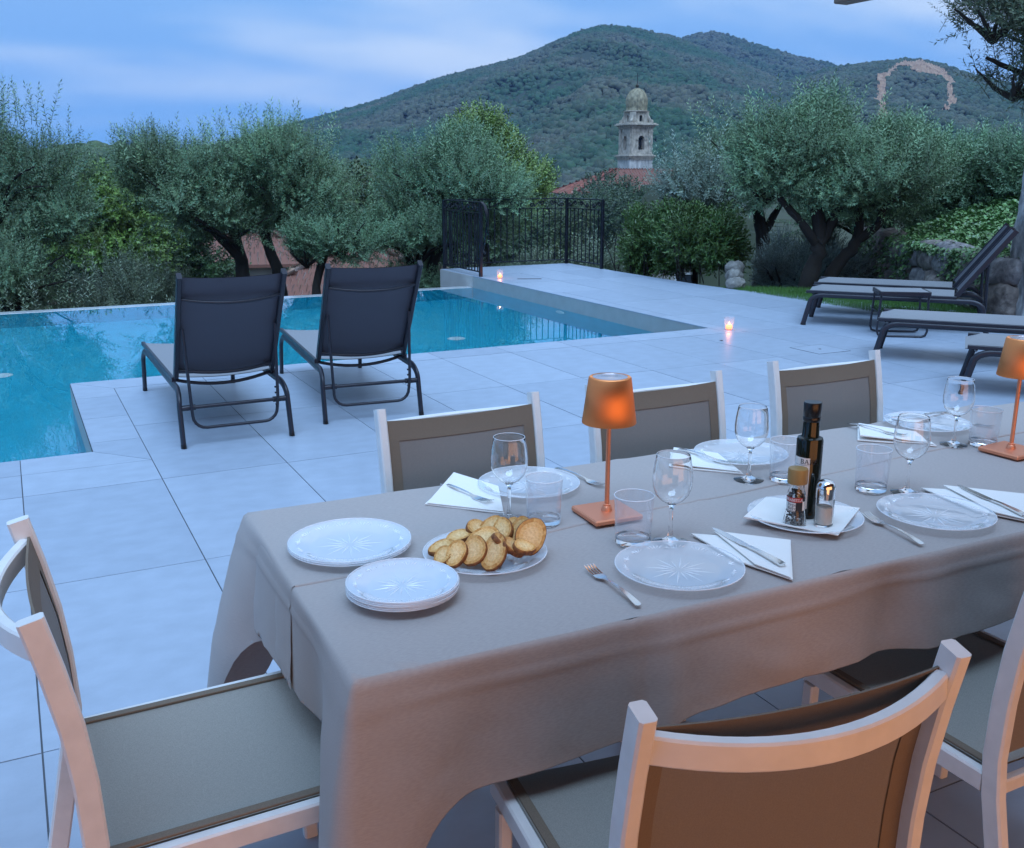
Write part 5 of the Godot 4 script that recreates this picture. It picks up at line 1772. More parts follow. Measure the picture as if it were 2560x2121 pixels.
func garden():
	var r := RandomNumberGenerator.new()
	r.seed = 400
	# one sheet of ground out to the horizon
	var n := 121
	var ax := []
	for i in n:
		var t := (i - 60) / 60.0
		ax.append(sinh(t * 8.2) / sinh(8.2) * 1400.0)
	var rows := []
	for i in n:
		var row := PackedVector3Array()
		for j in n:
			var x: float = ax[i] + 9.0
			var z: float = ax[j] - 11.0
			row.append(V(x, ground_y(x, z), z))
		rows.append(row)
	var g := Geo.new()
	g.sheet(rows)
	struct(part("ground", g, M.soil), "earth and grass of the garden falling away into the valley")
	# grass blades on the lawn
	var bl := Geo.new()
	for k in 5:
		var a := k * 1.3
		var d := V(cos(a), 0, sin(a)) * 0.035
		var w := V(-sin(a), 0, cos(a)) * 0.004
		bl.tri(d * 0.2 - w, d * 0.2 + w, d + V(0, 0.075 + 0.012 * (k % 3), 0))
	var bm := bl.done()
	var xs := []
	var cols := []
	while xs.size() < 26000:
		var x := r.randf_range(8.7, 11.6)
		var z := r.randf_range(-12.6, -7.2)
		if wall_side(x, z) > -0.03:
			continue
		xs.append(Transform3D(Basis(Vector3.UP, r.randf() * TAU).scaled(V(1, r.randf_range(0.6, 1.25), 1)), V(x, ground_y(x, z) - 0.004, z)))
		cols.append(shade(Color(0.075, 0.181, 0.032), r, 0.35))
	var gr := many("lawn_grass", bm, M.leaf, xs, cols)
	gr.set_meta("label", "green lawn grass beside the terrace on the right")
	# ivy over the bank and down the wall's left part
	xs = []
	cols = []
	while xs.size() < 34000:
		var x := r.randf_range(9.6, 15.5)
		var z := r.randf_range(-12.2, -6.6)
		var s := wall_side(x, z)
		if s < -0.02 or s > 4.2:
			continue
		if r.randf() < ss(1.5, 4.0, s) * 0.7:
			continue
		var y := maxf(ground_y(x, z), 0.58 * ss(-12.6, -10.4, z)) + r.randf() * 0.10 + 0.03 * sin(x * 7.0) * cos(z * 6.0)
		xs.append(Transform3D(Basis(Vector3.UP, r.randf() * TAU) * rot(r.randf_range(-0.9, 0.3), 0, r.randf_range(-0.5, 0.5)).scaled(Vector3.ONE * r.randf_range(0.7, 1.4)), V(x, y, z)))
		cols.append(shade(Color(0.123, 0.232, 0.075), r, 0.45))
	var c0 := xs.size()
	while xs.size() < c0 + 12000:       # hanging part
		var f := r.randf()
		var p := Vector2(10.02, -8.2).lerp(Vector2(11.9, -11.4), pow(f, 0.8))
		if r.randf() < 0.25:
			p = Vector2(9.72, -7.3).lerp(Vector2(10.02, -8.2), r.randf())
		var depth := lerpf(0.10, 0.80, ss(0.10, 0.34, f)) * (0.65 + 0.35 * sin(f * 25.0))
		var h := 0.68 - r.randf() * depth
		var o := V(-0.86, 0, -0.5) * r.randf_range(-0.30, 0.15)
		xs.append(Transform3D(Basis(Vector3.UP, r.randf_range(-1.2, 1.2) - 2.0) * rot(r.randf_range(0.2, 1.2), 0, r.randf_range(-0.5, 0.5)).scaled(Vector3.ONE * r.randf_range(0.6, 1.3)), V(p.x, h, p.y) + o))
		cols.append(shade(Color(0.109, 0.203, 0.072), r, 0.45))
	var iv := many("ivy", leaf_mesh(0.052, 0.045), M.gloss, xs, cols)
	iv.set_meta("label", "variegated ivy covering the bank above the dry stone wall and hanging over it")
	# dry stone wall
	var w := thing("stone_wall", "rough dry stone retaining wall behind the right sun loungers, ivy hanging over it", "wall", V(9.62, -0.05, -7.0))
	var A := [Vector2(9.62, -7.0), Vector2(10.02, -8.2), Vector2(11.9, -11.4)]
	var k := 0
	for course in [[0.0, 0.42, 0.66], [0.38, 0.34, 0.54]]:
		var d := -0.1 + 0.13 * (k % 2)
		while d < 4.8:
			var wd: float = course[2] * r.randf_range(0.65, 1.35)
			var m := d + wd / 2.0
			var p: Vector2
			var dir: Vector2
			if m < 1.265:
				dir = (A[1] - A[0]).normalized()
				p = A[0] + dir * m
			else:
				dir = (A[2] - A[1]).normalized()
				p = A[1] + dir * (m - 1.265)
			var hh: float = course[1] * r.randf_range(0.92, 1.18)
			var mesh := blob(500 + k, V(wd * 1.06, hh, 0.42), 0.22, 5.0, 16, 10)
			var o := put("stone", mesh, M.stone if r.randf() < 0.6 else M.stone2, w)
			o.position = V(p.x, course[0] + hh / 2.0, p.y) - w.position + V(0, -0.05, 0) + V(dir.y, 0, -dir.x) * -0.10 + V(r.randfn(), 0, r.randfn()) * 0.02
			o.rotation = Vector3(r.randfn() * 0.06, atan2(-dir.y, dir.x) + r.randfn() * 0.05, r.randfn() * 0.07)
			d += wd
			k += 1
	# pale boulders between hedge and lawn
	var lb := ["pale boulder lowest of the three at the hedge's right end, on the terrace edge", "pale boulder in the middle of the three at the hedge's right end", "pale boulder topmost of the three at the hedge's right end"]
	var at := [V(8.80, 0.06, -10.62), V(8.93, 0.14, -10.82), V(9.06, 0.22, -10.98)]
	for i in 3:
		var o := put("boulder", blob(700 + i, V(0.26, 0.17 + 0.03 * i, 0.22), 0.3, 2.6, 16, 10), M.stone3)
		o.position = at[i]
		o.rotation.y = i * 1.1
		tag(o, lb[i], "boulder", "boulders by the hedge")
	# rough stone pillar
	var pl := thing("stone_pillar", "rough grey stone pillar at the right edge behind the sun loungers", "pillar", V(9.80, -0.05, -6.84), deg_to_rad(-20.0))
	var f := FastNoiseLite.new()
	f.seed = 77
	f.frequency = 1.3
	var pr := []
	for i in 41:
		var y := 3.4 * i / 40.0
		var row := PackedVector3Array()
		for j in 32:
			var a := TAU * j / 32.0
			var kx := 1.0 / pow(pow(absf(cos(a)), 6.0) + pow(absf(sin(a)), 6.0), 1.0 / 6.0)
			var rr := (0.27 - 0.012 * y) * kx * (1.0 + 0.16 * f.get_noise_3d(cos(a) * 0.7, y * 0.9, sin(a) * 0.7) + 0.05 * f.get_noise_3d(cos(a) * 3.0, y * 3.0, sin(a) * 3.0))
			row.append(V(cos(a) * rr, y, sin(a) * rr))
		pr.append(row)
	var pg := Geo.new()
	pg.sheet(pr, 0, true)
	part("shaft", pg, M.pillar, pl)
	# fallen leaves on the tiles
	var lf := [[V(3.55, 0.004, -5.35), "small dark fallen leaf on the tiles above the nearest pool side chair's back"], [V(5.9, 0.004, -7.25), "small dark fallen leaf on the tiles near the pool's right corner"]]
	for q in lf:
		var o := put("fallen_leaf", leaf_mesh(0.05, 0.022), M.deadleaf)
		o.position = q[0]
		o.rotation.y = r.randf() * TAU
		tag(o, q[1], "leaf", "fallen leaves")

# ---------------------------------------------------------------- village
func roof_tiles(parent: Node3D, a: Vector3, b: Vector3, c: Vector3, d: Vector3, w: float, len: float, cols: Array, sd: int):
	# plane with eave a > b and ridge d > c; rows of half-round tiles
	var r := RandomNumberGenerator.new()
	r.seed = sd
	var g := Geo.new()
	g.lathe(PackedVector2Array([Vector2(w * 0.52, 0), Vector2(w * 0.44, len)]), 5, Transform3D(), PI, TAU)
	var mesh := g.done()
	var up := ((d + c) / 2.0 - (a + b) / 2.0)
	var n := (b - a).cross(up).normalized()
	if n.y < 0:
		n = -n
	var xs := []
	var tint := []
	var rows := maxi(1, roundi(up.length() / (len * 0.82)))
	for i in rows:
		var f := float(i) / rows
		var p := a.lerp(d, f)
		var q := b.lerp(c, f)
		var m := maxi(1, roundi(p.distance_to(q) / w))
		var y := up.normalized()
		var x := y.cross(n).normalized()
		for k in m:
			var o := p.lerp(q, (k + 0.5) / m) + n * (w * 0.12 + 0.008 * r.randf())
			xs.append(Transform3D(Basis(x, y, -n) * rot(-0.05, 0, r.randfn() * 0.03), o))
			var col: Color = cols[r.randi() % cols.size()]
			tint.append(shade(col, r, 0.22))
	many("roof_tiles", mesh, M.rooftile, xs, tint, parent)

func hip_house(called: String, label: String, at: Vector3, turn: float, size: Vector3, rise: float, hip: float, cols: Array, tile: float, sd: int, wins := true, ridge_x := true, wall: StandardMaterial3D = null) -> Node3D:
	var t := thing(called, label, "house", at, turn)
	var h := size / 2.0
	var g := Geo.new()
	g.bx(V(0, size.y / 2.0, 0), size)
	part("wall", g, wall if wall else M.houseplaster, t)
	var e := 0.45
	var y := size.y
	var a := V(-h.x - e, y, h.z + e)
	var b := V(h.x + e, y, h.z + e)
	var c := V(h.x + e, y, -h.z - e)
	var d := V(-h.x - e, y, -h.z - e)
	var r0 := V(-h.x + hip, y + rise, 0)
	var r1 := V(h.x - hip, y + rise, 0)
	var bed := Geo.new()
	var o := V(0, y, 0)
	bed.out4(a, b, r1, r0, o); bed.out4(c, d, r0, r1, o); bed.out3(d, a, r0, o); bed.out3(b, c, r1, o)
	bed.out4(a - V(0, 0.12, 0), b - V(0, 0.12, 0), c - V(0, 0.12, 0), d - V(0, 0.12, 0), V(0, y + 9, 0))
	for q in [[a, b], [b, c], [c, d], [d, a]]:
		bed.out4(q[0], q[1], q[1] - V(0, 0.12, 0), q[0] - V(0, 0.12, 0), o)
	var rf := part("roof", bed, M.roofbed, t)
	roof_tiles(rf, a, b, r1, r0, tile, tile * 2.2, cols, sd)
	roof_tiles(rf, d, a, r0, r0, tile, tile * 2.2, cols, sd + 1)
	roof_tiles(rf, b, c, r1, r1, tile, tile * 2.2, cols, sd + 2)
	roof_tiles(rf, c, d, r0, r1, tile, tile * 2.2, cols, sd + 3)
	if wins:
		for k in int(size.x / 2.4):
			var wx := -h.x + 1.2 + k * 2.4
			var w := Geo.new()
			w.bx(V(wx, y - 1.25, h.z + 0.01), V(0.8, 1.1, 0.06))
			var wo := part("window", w, M.white, t)
			var pn := Geo.new()
			pn.bx(V(wx, y - 1.25, h.z + 0.042), V(0.66, 0.96, 0.01))
			part("pane", pn, M.darkglass, wo)
		var cn := Geo.new()
		for k in int(size.x / 0.45):    # eave corbels
			cn.bx(V(-h.x + 0.2 + k * 0.45, y - 0.22, h.z + 0.12), V(0.18, 0.16, 0.22))
		part("eave_corbels", cn, M.white, t).set_meta("kind", "stuff")
	return t

func village():
	var red := [Color(0.34, 0.115, 0.075), Color(0.40, 0.15, 0.10), Color(0.29, 0.10, 0.075), Color(0.36, 0.18, 0.13)]
	var old := [Color(0.30, 0.185, 0.145), Color(0.36, 0.23, 0.18), Color(0.25, 0.165, 0.14), Color(0.33, 0.17, 0.125), Color(0.28, 0.22, 0.19)]
	hip_house("old_roof_house", "house with an old pale tiled roof below the pool, behind the right black lounger", V(10.6, -5.4, -32.0), deg_to_rad(-24.0), V(7.0, 3.0, 6.0), 1.35, 2.6, old, 0.22, 800, false)
	hip_house("red_roof_house", "low red roofed house below the left edge olive, behind the grey shrubs", V(4.9, -6.6, -61.0), deg_to_rad(8.0), V(6.6, 3.4, 6.0), 1.1, 2.4, red, 0.28, 810, false)
	var ch := thing("chimney_house", "small white flat topped house front behind the grey shrubs left of the loungers", "house", V(8.7, -9.0, -64.5), deg_to_rad(-8.0))
	var cg := Geo.new()
	cg.bx(V(0, 3.3, 0), V(1.9, 6.6, 2.4), 0.02)
	part("wall", cg, M.render, ch)
	var ct := Geo.new()
	ct.bx(V(0, 6.68, 0), V(2.2, 0.18, 2.7), 0.03)
	part("cornice", ct, M.white, ch)
	var cw := Geo.new()
	cw.bx(V(-0.2, 5.6, 1.21), V(0.8, 1.1, 0.08))
	part("window", cw, M.hollow, ch)
	hip_house("villa", "red roofed house with pale walls on the right, seen under the olive trees", V(25.3, -5.7, -29.6), deg_to_rad(-35.0), V(7.6, 4.45, 6.0), 0.95, 3.0, red, 0.24, 820, true, true, M.render)
	hip_house("pale_house", "pale house wall glimpsed between the two olive trunks behind the left lounger", V(8.6, -6.9, -41.0), deg_to_rad(-14.0), V(6.5, 5.0, 5.0), 1.0, 2.0, old, 0.28, 830, false, true, M.render)
	hip_house("garden_shed", "small pale outhouse seen through the bars in the middle of the railing", V(16.6, -4.9, -27.6), deg_to_rad(-20.0), V(2.6, 2.9, 2.4), 0.5, 0.9, old, 0.24, 840, false, true, M.render)
	hip_house("yellow_house", "ochre house corner glimpsed through the fork of the big olive on the right", V(33.5, -7.4, -32.0), deg_to_rad(-40.0), V(6.0, 5.6, 5.0), 0.9, 2.0, red, 0.3, 850, true, true, M.houseplaster)
	# church body
	hip_house("church_nave", "church nave with a broad red tiled roof in front of the bell tower", V(73.0, -11.7, -106.0), deg_to_rad(-16.0), V(22.0, 10.6, 11.0), 2.9, 6.5, red, 0.36, 860, false, true, M.towerwhite)
	bell_tower()

func arch_face(g: Geo, w: float, h: float, aw: float, ay: float, ah: float, z: float, depth: float, x: Transform3D):
	# wall face w by h with an arched opening aw wide, sill at ay, springing at ay + ah; reveals go depth inwards
	var r := aw / 2.0
	var n := 10
	var pts := [Vector2(-r, ay)]
	for i in n + 1:
		var a := PI - PI * i / n
		pts.append(Vector2(cos(a) * r, ay + ah + sin(a) * r))
	pts.append(Vector2(r, ay))
	var P := func(p: Vector2, zz: float) -> Vector3: return x * V(p.x, p.y, zz)
	g.quad(P.call(Vector2(-w / 2, 0), z), P.call(Vector2(w / 2, 0), z), P.call(Vector2(w / 2, ay), z), P.call(Vector2(-w / 2, ay), z))
	for s in [-1.0, 1.0]:
		var q := [Vector2(s * w / 2, ay), Vector2(s * w / 2, h), Vector2(s * r, h), Vector2(s * r, ay)]
		if s > 0:
			g.quad(P.call(q[3], z), P.call(q[0], z), P.call(q[1], z), P.call(q[2], z))
		else:
			g.quad(P.call(q[0], z), P.call(q[3], z), P.call(q[2], z), P.call(q[1], z))
	for i in range(1, n + 1):
		var a: Vector2 = pts[i]
		var b: Vector2 = pts[i + 1]
		g.quad(P.call(a, z), P.call(b, z), P.call(Vector2(b.x, h), z), P.call(Vector2(a.x, h), z))
	for i in pts.size():
		var a: Vector2 = pts[i]
		var b: Vector2 = pts[(i + 1) % pts.size()]
		g.quad(P.call(a, z), P.call(a, z - depth), P.call(b, z - depth), P.call(b, z))

func bell_tower():
	var t := thing("bell_tower", "pale bell tower with arched belfry and ribbed dome behind the red church roof", "bell tower", V(77.8, -14.0, -116.4), deg_to_rad(-5.0))
	var Y := 14.0
	var a := 3.40
	var g := Geo.new()
	g.bx(V(0, (Y + 3.15) / 2, 0), V(a, Y + 3.15, a))
	part("shaft", g, M.towerwhite, t)
	for x in [-1, 1]:
		for z in [-1, 1]:
			var p := Geo.new()
			p.bx(V(x * (a / 2 - 0.26), (Y + 3.0) / 2, z * (a / 2 - 0.26)), V(0.62, Y + 3.0, 0.62))
			part("corner_pilaster", p, M.towerwhite, t)
	var cornice := func(y: float, w: float, steps: Array, called: String):
		var c := Geo.new()
		for s in steps:
			c.bx(V(0, y + s[0] + s[1] / 2.0, 0), V(w + s[2], s[1], w + s[2]), 0.02)
		var co := part(called, c, M.towerstone, t)
		var d := Geo.new()
		for k in 4:
			var b := rot(0, k * PI / 2, 0)
			for i in 11:
				d.box(Transform3D(b, b * V((i - 5) * w / 11.0, y - 0.10, w / 2 + 0.10)), V(0.15, 0.20, 0.24))
		part("dentils", d, M.towerstone, co).set_meta("kind", "stuff")
	cornice.call(Y + 3.22, a, [[0.0, 0.22, 0.45], [0.22, 0.16, 0.75], [0.38, 0.12, 0.35]], "lower_cornice")
	# belfry
	var b0 := Y + 3.72
	var bh := 3.42
	var w := 3.25
	for k in 4:
		var f := Geo.new()
		arch_face(f, w, bh, 0.92, 0.62, 1.35, w / 2, 0.5, Transform3D(rot(0, k * PI / 2, 0), V(0, b0, 0)))
		part("belfry_face", f, M.towerstone, t)
		for s in [-1, 1]:
			var p := Geo.new()
			var b := rot(0, k * PI / 2, 0)
			p.box(Transform3D(b, V(0, b0, 0) + b * V(s * (w / 2 - 0.30), bh / 2, w / 2 + 0.05)), V(0.52, bh, 0.16))
			p.box(Transform3D(b, V(0, b0, 0) + b * V(s * (w / 2 - 0.30), bh - 0.45, w / 2 + 0.07)), V(0.62, 0.14, 0.22))
			part("pilaster", p, M.towerstone, t)
		var bb := rot(0, k * PI / 2, 0)
		for s in [-1, 1]:
			var im := Geo.new()
			im.box(Transform3D(bb, V(0, b0, 0) + bb * V(s * 0.66, 1.95, w / 2 + 0.03)), V(0.34, 0.12, 0.12))
			part("impost", im, M.towerstone, t)
	var core := Geo.new()
	core.bx(V(0, b0 + 0.3, 0), V(2.2, 0.6, 2.2))
	part("bell_floor", core, M.hollow, t)
	var ceil2 := Geo.new()
	ceil2.bx(V(0, b0 + 3.2, 0), V(2.2, 0.3, 2.2))
	part("belfry_ceiling", ceil2, M.hollow, t)
	var bell := Geo.new()
	bell.lathe(PackedVector2Array([Vector2(0.62, 0.0), Vector2(0.52, 0.15), Vector2(0.42, 0.45), Vector2(0.36, 0.75), Vector2(0.2, 0.95), Vector2(0, 1.0)]), 16, Transform3D(Basis(), V(0, b0 + 0.95, 0)))
	part("bell", bell, M.bronze, t)
	var yoke := Geo.new()
	yoke.bx(V(0, b0 + 2.05, 0), V(2.3, 0.22, 0.22))
	part("bell_yoke", yoke, M.hollow, t)
	cornice.call(Y + 7.28, w, [[0.0, 0.20, 0.55], [0.20, 0.18, 1.15], [0.38, 0.14, 0.75]], "upper_cornice")
	# drum stage
	var d0 := Y + 7.78
	var dh := 1.42
	for k in 8:
		var f := Geo.new()
		var wd := 2.55 if k % 2 == 0 else 0.55
		var x := Transform3D(rot(0, k * PI / 4, 0), V(0, d0, 0))
		if k % 2 == 0:
			arch_face(f, 1.95, dh, 0.46, 0.22, 0.58, 1.30, 0.3, x)
		else:
			f.box(x * Transform3D(Basis(), V(0, dh / 2, 1.42)), V(0.85, dh, 0.45))
		part("drum_face", f, M.towerstone, t)
		if k % 2 == 1:
			var v := Geo.new()     # scroll buttress
			v.box(x * Transform3D(rot(-0.5, 0, 0), V(0, 0.5, 1.85)), V(0.30, 1.1, 0.34), 0.05)
			v.lathe(PackedVector2Array([Vector2(0, -0.16), Vector2(0.26, -0.16), Vector2(0.26, 0.16), Vector2(0, 0.16)]), 12, x * Transform3D(rot(0, 0, PI / 2), V(0, 0.22, 2.1)))
			part("scroll_buttress", v, M.towerstone, t)
	var dk := Geo.new()
	dk.bx(V(0, d0 + dh / 2, 0), V(1.6, dh, 1.6))
	part("drum_core", dk, M.hollow, t)
	var dc := Geo.new()
	dc.lathe(PackedVector2Array([Vector2(1.5, 0), Vector2(1.72, 0.04), Vector2(1.76, 0.16), Vector2(1.6, 0.2), Vector2(0, 0.22)]), 8, Transform3D(rot(0, PI / 8, 0), V(0, d0 + dh, 0)))
	part("dome_cornice", dc, M.towerstone, t)
	var dm := Geo.new()
	var prof := PackedVector2Array([Vector2(1.36, 0), Vector2(1.36, 0.5), Vector2(1.42, 1.0), Vector2(1.40, 1.5), Vector2(1.26, 2.0), Vector2(0.98, 2.42), Vector2(0.60, 2.70), Vector2(0.22, 2.86), Vector2(0, 2.9)])
	dm.lathe(prof, 16, Transform3D(rot(0, PI / 8, 0), V(0, d0 + dh + 0.2, 0)))
	part("dome", dm, M.dome, t)
	for k in 8:
		var rb := Geo.new()
		var path := PackedVector3Array()
		for p in prof.slice(0, 8):
			path.append(V(cos(TAU * k / 8 + PI / 8) * (p.x + 0.01), d0 + dh + 0.2 + p.y, sin(TAU * k / 8 + PI / 8) * (p.x + 0.01)))
		rb.tube(path, 0.06, 5)
		part("dome_rib", rb, M.dome, t)
	var fi := Geo.new()
	var top := d0 + dh + 3.1
	fi.lathe(PackedVector2Array([Vector2(0.16, -0.05), Vector2(0.10, 0.10), Vector2(0.22, 0.24), Vector2(0.24, 0.36), Vector2(0.12, 0.50), Vector2(0.05, 0.62), Vector2(0, 0.66)]), 12, Transform3D(Basis(), V(0, top, 0)))
	part("finial", fi, M.bronze, t)
	var cr := Geo.new()
	cr.bx(V(0, top + 1.25, 0), V(0.07, 1.4, 0.07))
	cr.bx(V(0, top + 1.55, 0), V(0.72, 0.07, 0.06))
	part("cross", cr, M.iron, t)

# ---------------------------------------------------------------- hills
func skyline(pts: Array, az: float) -> float:
	for i in range(1, pts.size()):
		if az <= pts[i].x:
			var a: Vector2 = pts[i - 1]
			var b: Vector2 = pts[i]
			return lerpf(a.y, b.y, clampf((az - a.x) / (b.x - a.x), 0, 1))
	return pts[pts.size() - 1].y

func hill(called: String, label: String, pts: Array, r0: float, r1: float, foot: float, sd: int, trees_n: int, tree_size: float, tones: Array, scar := []) -> Node3D:
	var f := FastNoiseLite.new()
	f.seed = sd
	f.frequency = 0.0073
	var a0: float = pts[0].x
	var a1: float = pts[pts.size() - 1].x
	var back := r1 + (r1 - r0) * 0.5
	var height := func(az: float, r: float) -> float:
		var s := (r - r0) / (r1 - r0)
		var top := 1.55 + skyline(pts, az) * r1
		var e := ss(a0, a0 + 3.0, az) * ss(a1, a1 - 3.0, az)
		var y: float
		var x := sin(deg_to_rad(az)) * r
		var z := -cos(deg_to_rad(az)) * r
		var nn := f.get_noise_2d(x, z) * 0.16 + f.get_noise_2d(x * 3.0, z * 3.0) * 0.05
		if s <= 1.0:
			var k := clampf(s, 0, 1)
			y = lerpf(foot, top, clampf(pow(k, 0.95) + nn * sin(k * PI), 0, 1))
		else:
			y = lerpf(top, foot, ss(1.0, 1.5, s))
		return y
	var nu := 90
	var nv := 44
	var rows := []
	for i in nu + 1:
		var az := lerpf(a0, a1, float(i) / nu)
		var row := PackedVector3Array()
		for j in nv + 1:
			var r := lerpf(r0, back, float(j) / nv)
			row.append(V(sin(deg_to_rad(az)) * r, height.call(az, r), -cos(deg_to_rad(az)) * r))
		rows.append(row)
	var g := Geo.new()
	g.sheet(rows)
	var h: Node3D = part(called, g, M.hill)
	struct(h, label)
	# scar: centre azimuth, centre share of the slope, half width in degrees, half height in share, ring thickness
	var rg := RandomNumberGenerator.new()
	rg.seed = sd + 1
	var in_scar := func(az: float, s: float) -> float:
		if scar.is_empty():
			return 0.0
		var u: float = (az - scar[0]) / scar[2]
		var v: float = (s - scar[1]) / scar[3]
		var d := sqrt(u * u + v * v) + 0.14 * f.get_noise_2d(az * 300.0, s * 2000.0)
		var thick: float = scar[4] * (0.8 + 0.35 * sin(u * 5.0 + 1.0)) * (0.65 + 0.55 * ss(-0.3, 0.8, v))
		return 1.0 if d < 1.0 and d > 1.0 - thick and v > -0.45 - 0.3 * ss(0.2, -0.6, u) else 0.0
	if not scar.is_empty():
		var q := Geo.new()
		var s0 := q.fresh()
		var n1 := 110
		var n2 := 70
		for i in n1:
			for j in n2:
				var u0: float = scar[0] + scar[2] * 1.1 * (2.0 * i / n1 - 1.0)
				var u1: float = scar[0] + scar[2] * 1.1 * (2.0 * (i + 1) / n1 - 1.0)
				var v0: float = scar[1] + scar[3] * 1.1 * (2.0 * j / n2 - 1.0)
				var v1: float = scar[1] + scar[3] * 1.1 * (2.0 * (j + 1) / n2 - 1.0)
				if in_scar.call((u0 + u1) / 2, (v0 + v1) / 2) > 0.5:
					var P := func(az: float, s: float) -> Vector3:
						var r := lerpf(r0, r1, s)
						var bumpy := 0.9 + 2.0 * absf(f.get_noise_2d(az * 900.0, s * 9000.0)) + 1.6 * absf(f.get_noise_2d(az * 3000.0, s * 2000.0))
						return V(sin(deg_to_rad(az)) * r, height.call(az, r) + bumpy, -cos(deg_to_rad(az)) * r)
					q.quad(P.call(u0, v0), P.call(u1, v0), P.call(u1, v1), P.call(u0, v1), s0)
		part("quarry_face", q, M.quarry, h)
	var crown := blob(sd + 9, V(1, 0.9, 1), 0.55, 2.2, 8, 5)
	var xs := []
	var cols := []
	var n := FastNoiseLite.new()
	n.seed = sd + 3
	n.frequency = 0.011
	var tries := 0
	while xs.size() < trees_n and tries < trees_n * 3:
		tries += 1
		var az := rg.randf_range(a0, a1)
		var s := pow(rg.randf(), 0.75) * 1.04
		var r := lerpf(r0, r1, s)
		if in_scar.call(az, s) > 0.5:
			continue
		var x := sin(deg_to_rad(az)) * r
		var z := -cos(deg_to_rad(az)) * r
		var y: float = height.call(az, r)
		var sz := tree_size * rg.randf_range(0.6, 1.35)
		var tall := 1.0
		if rg.randf() < 0.10:
			tall = 1.5
		xs.append(Transform3D(Basis(Vector3.UP, rg.randf() * TAU).scaled(V(sz, sz * tall * rg.randf_range(0.8, 1.1), sz)), V(x, y + sz * 0.25, z)))
		var k := clampf(0.5 + n.get_noise_2d(x, z) * 1.3 + rg.randf_range(-0.22, 0.22), 0.0, 1.0)
		cols.append(shade((tones[0] as Color).lerp(tones[1], k), rg, 0.30))
	var fo := many("forest", crown, M.forest, xs, cols)
	fo.set_meta("label", "woodland covering the " + label)
	return h

func hills():
	var v := func(a: Array) -> Array:
		var o := []
		for i in range(0, a.size(), 2):
			o.append(Vector2(a[i], a[i + 1]))
		return o
	var A: Array = v.call([4.0, 0.002, 7.1, 0.009, 10.9, 0.0226, 13.7, 0.0363, 16.1, 0.0478, 19.06, 0.0616, 20.95, 0.073, 22.83, 0.0843, 24.98, 0.0934, 27.13, 0.1023, 28.2, 0.1097, 29.53, 0.1197, 30.85, 0.1280, 31.9, 0.1315, 33.22, 0.1295, 35.59, 0.121, 36.65, 0.1138, 38.75, 0.1001, 41.36, 0.0797, 45.2, 0.0483, 50.0, 0.02])
	var B: Array = v.call([28.0, 0.05, 32.2, 0.0908, 34.56, 0.1122, 36.1, 0.1196, 36.9, 0.1236, 37.9, 0.124, 39.2, 0.1171, 41.26, 0.1054, 43.79, 0.0936, 46.26, 0.0818, 48.69, 0.0681, 53.0, 0.05, 58.0, 0.02])
	var C: Array = v.call([34.0, 0.015, 37.6, 0.0544, 40.1, 0.0714, 42.6, 0.0835, 43.8, 0.0894, 44.77, 0.0914, 45.97, 0.0935, 47.38, 0.0950, 48.56, 0.0935, 49.75, 0.0870, 50.92, 0.0790, 53.2, 0.068, 57.4, 0.0594, 62.0, 0.045, 70.0, 0.02])
	var Z: Array = v.call([-16.0, 0.0, -8.0, 0.006, -4.0, 0.0083, -0.9, 0.0065, 2.4, 0.0109, 4.75, 0.0158, 5.9, 0.0142, 7.8, 0.0091, 12.1, 0.0026, 20.0, 0.0])
	var dark := Color(0.036, 0.068, 0.038)
	var soft := Color(0.080, 0.088, 0.060)
	hill("far_hill", "second peak behind the main wooded hill", B, 690.0, 1100.0, 20.0, 3, 22000, 3.6, [dark, soft])
	hill("main_hill", "big wooded hill with a rounded peak behind the bell tower", A, 240.0, 800.0, -14.0, 1, 95000, 2.7, [Color(0.028, 0.072, 0.036), soft])
	hill("quarry_hill", "right-hand wooded hill with an arched ochre quarry scar", C, 265.0, 690.0, -14.0, 2, 55000, 2.6, [dark, Color(0.075, 0.085, 0.058)], [48.15, 0.62, 1.9, 0.36, 0.48])
	hill("low_hill", "low wooded rise on the skyline at the left", Z, 150.0, 300.0, -14.0, 4, 8000, 3.4, [Color(0.045, 0.08, 0.035), Color(0.08, 0.11, 0.045)])

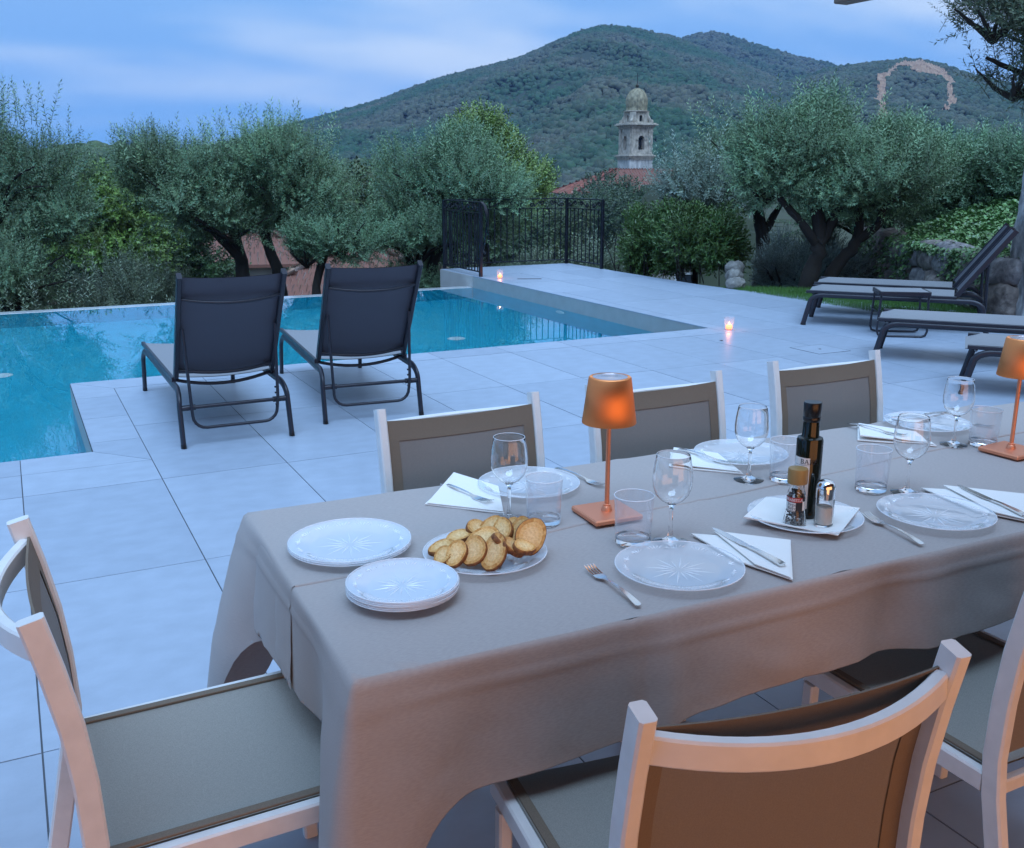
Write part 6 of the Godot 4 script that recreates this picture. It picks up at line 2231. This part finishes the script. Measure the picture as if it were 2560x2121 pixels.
# ---------------------------------------------------------------- unseen house behind the viewer: warms the table front, keeps sky off it
func house():
	var t := thing("unseen_house_front", "unseen house front behind the viewer, its glowing door warming the table front", "house", V(0, 0, 1.8))
	var g := Geo.new()
	g.bx(V(-4.7, 1.6, 0.15), V(6.6, 3.2, 0.3))
	g.bx(V(8.7, 1.6, 0.15), V(10.6, 3.2, 0.3))
	g.bx(V(1.0, 2.75, 0.15), V(4.8, 0.9, 0.3))
	part("wall", g, M.houseplaster, t)  # out of view, cuts the sky light from behind the viewer
	var fr := Geo.new()
	for x in [-1.35, 1.0, 3.35]:
		fr.bx(V(x, 1.15, 0.05), V(0.09, 2.3, 0.09))
	fr.bx(V(1.0, 2.25, 0.05), V(4.8, 0.09, 0.088))
	part("unseen_door_frame", fr, M.white, t)
	var w := Geo.new()
	w.bx(V(1.0, 1.13, 0.16), V(4.75, 2.2, 0.02))
	var lit := mat(0.8, 0.6, 0.4, 0.8)
	lit.emission_enabled = true
	lit.emission = Color(1.0, 0.66, 0.38)
	lit.emission_energy_multiplier = 0.6
	part("unseen_lit_door", w, lit, t)  # unseen glowing door, placed for warm reflections on glass and copper
	var l := AreaLight3D.new()  # out of view, made wide to warm the table front evenly
	l.name = "unseen_door_light"
	l.area_size = Vector2(4.6, 2.1)
	l.light_color = Color(1.0, 0.73, 0.48)
	l.light_energy = 0.55
	l.area_range = 14.0
	l.area_attenuation = 2.0
	l.shadow_enabled = true
	l.position = V(1.0, 1.15, -0.02)
	t.add_child(l)
	var e := Geo.new()
	e.box(Transform3D(rot(-0.10, 0, 0), V(-0.6, 2.78, -1.0)), V(13.6, 0.14, 2.7))
	part("unseen_porch_roof", e, M.roofbed, t)  # out of view, sized to keep sky light off the table front
	var up := Geo.new()
	up.bx(V(3.0, 4.4, 0.6), V(24, 2.6, 1.2))
	part("unseen_upper_storey", up, M.houseplaster, t)  # out of view, blocks more of the sky behind the viewer
	var bm := thing("roof_beam", "dark timber beam end jutting into the sky at the top of the picture", "beam", V(5.02, 2.665, -5.18))
	var b := Geo.new()
	b.bx(V(0, 0, 3.6), V(0.12, 0.13, 7.2), 0.008)
	part("beam", b, M.timber, bm)

func _ready():
	R.seed = 7
	setup()
	materials()
	M.frond = leafmat(0.2, 0.4)
	M.frond.albedo_color = Color(0.10, 0.13, 0.035).linear_to_srgb()
	M.stone3 = bump(tex(mat(0.42, 0.40, 0.36, 0.9), noise_tex(0.012, Color(0.5, 0.5, 0.5), Color(1, 1, 1), 47, 512), V(1.6, 1.6, 1.6)), noise_tex(0.03, grey(0), grey(1), 48, 512, FastNoiseLite.TYPE_SIMPLEX_SMOOTH, 6, 8.0), 1.0)
	M.deadleaf = mat(0.05, 0.03, 0.02, 0.8)
	terrace()
	garden()
	hills()
	village()
	trees()
	railing()
	house()
	table()
	chairs()
	loungers()
	candles()
	plates()
	napkins()
	cutlery()
	lamps()
	glasses()
	condiments()
	toast()
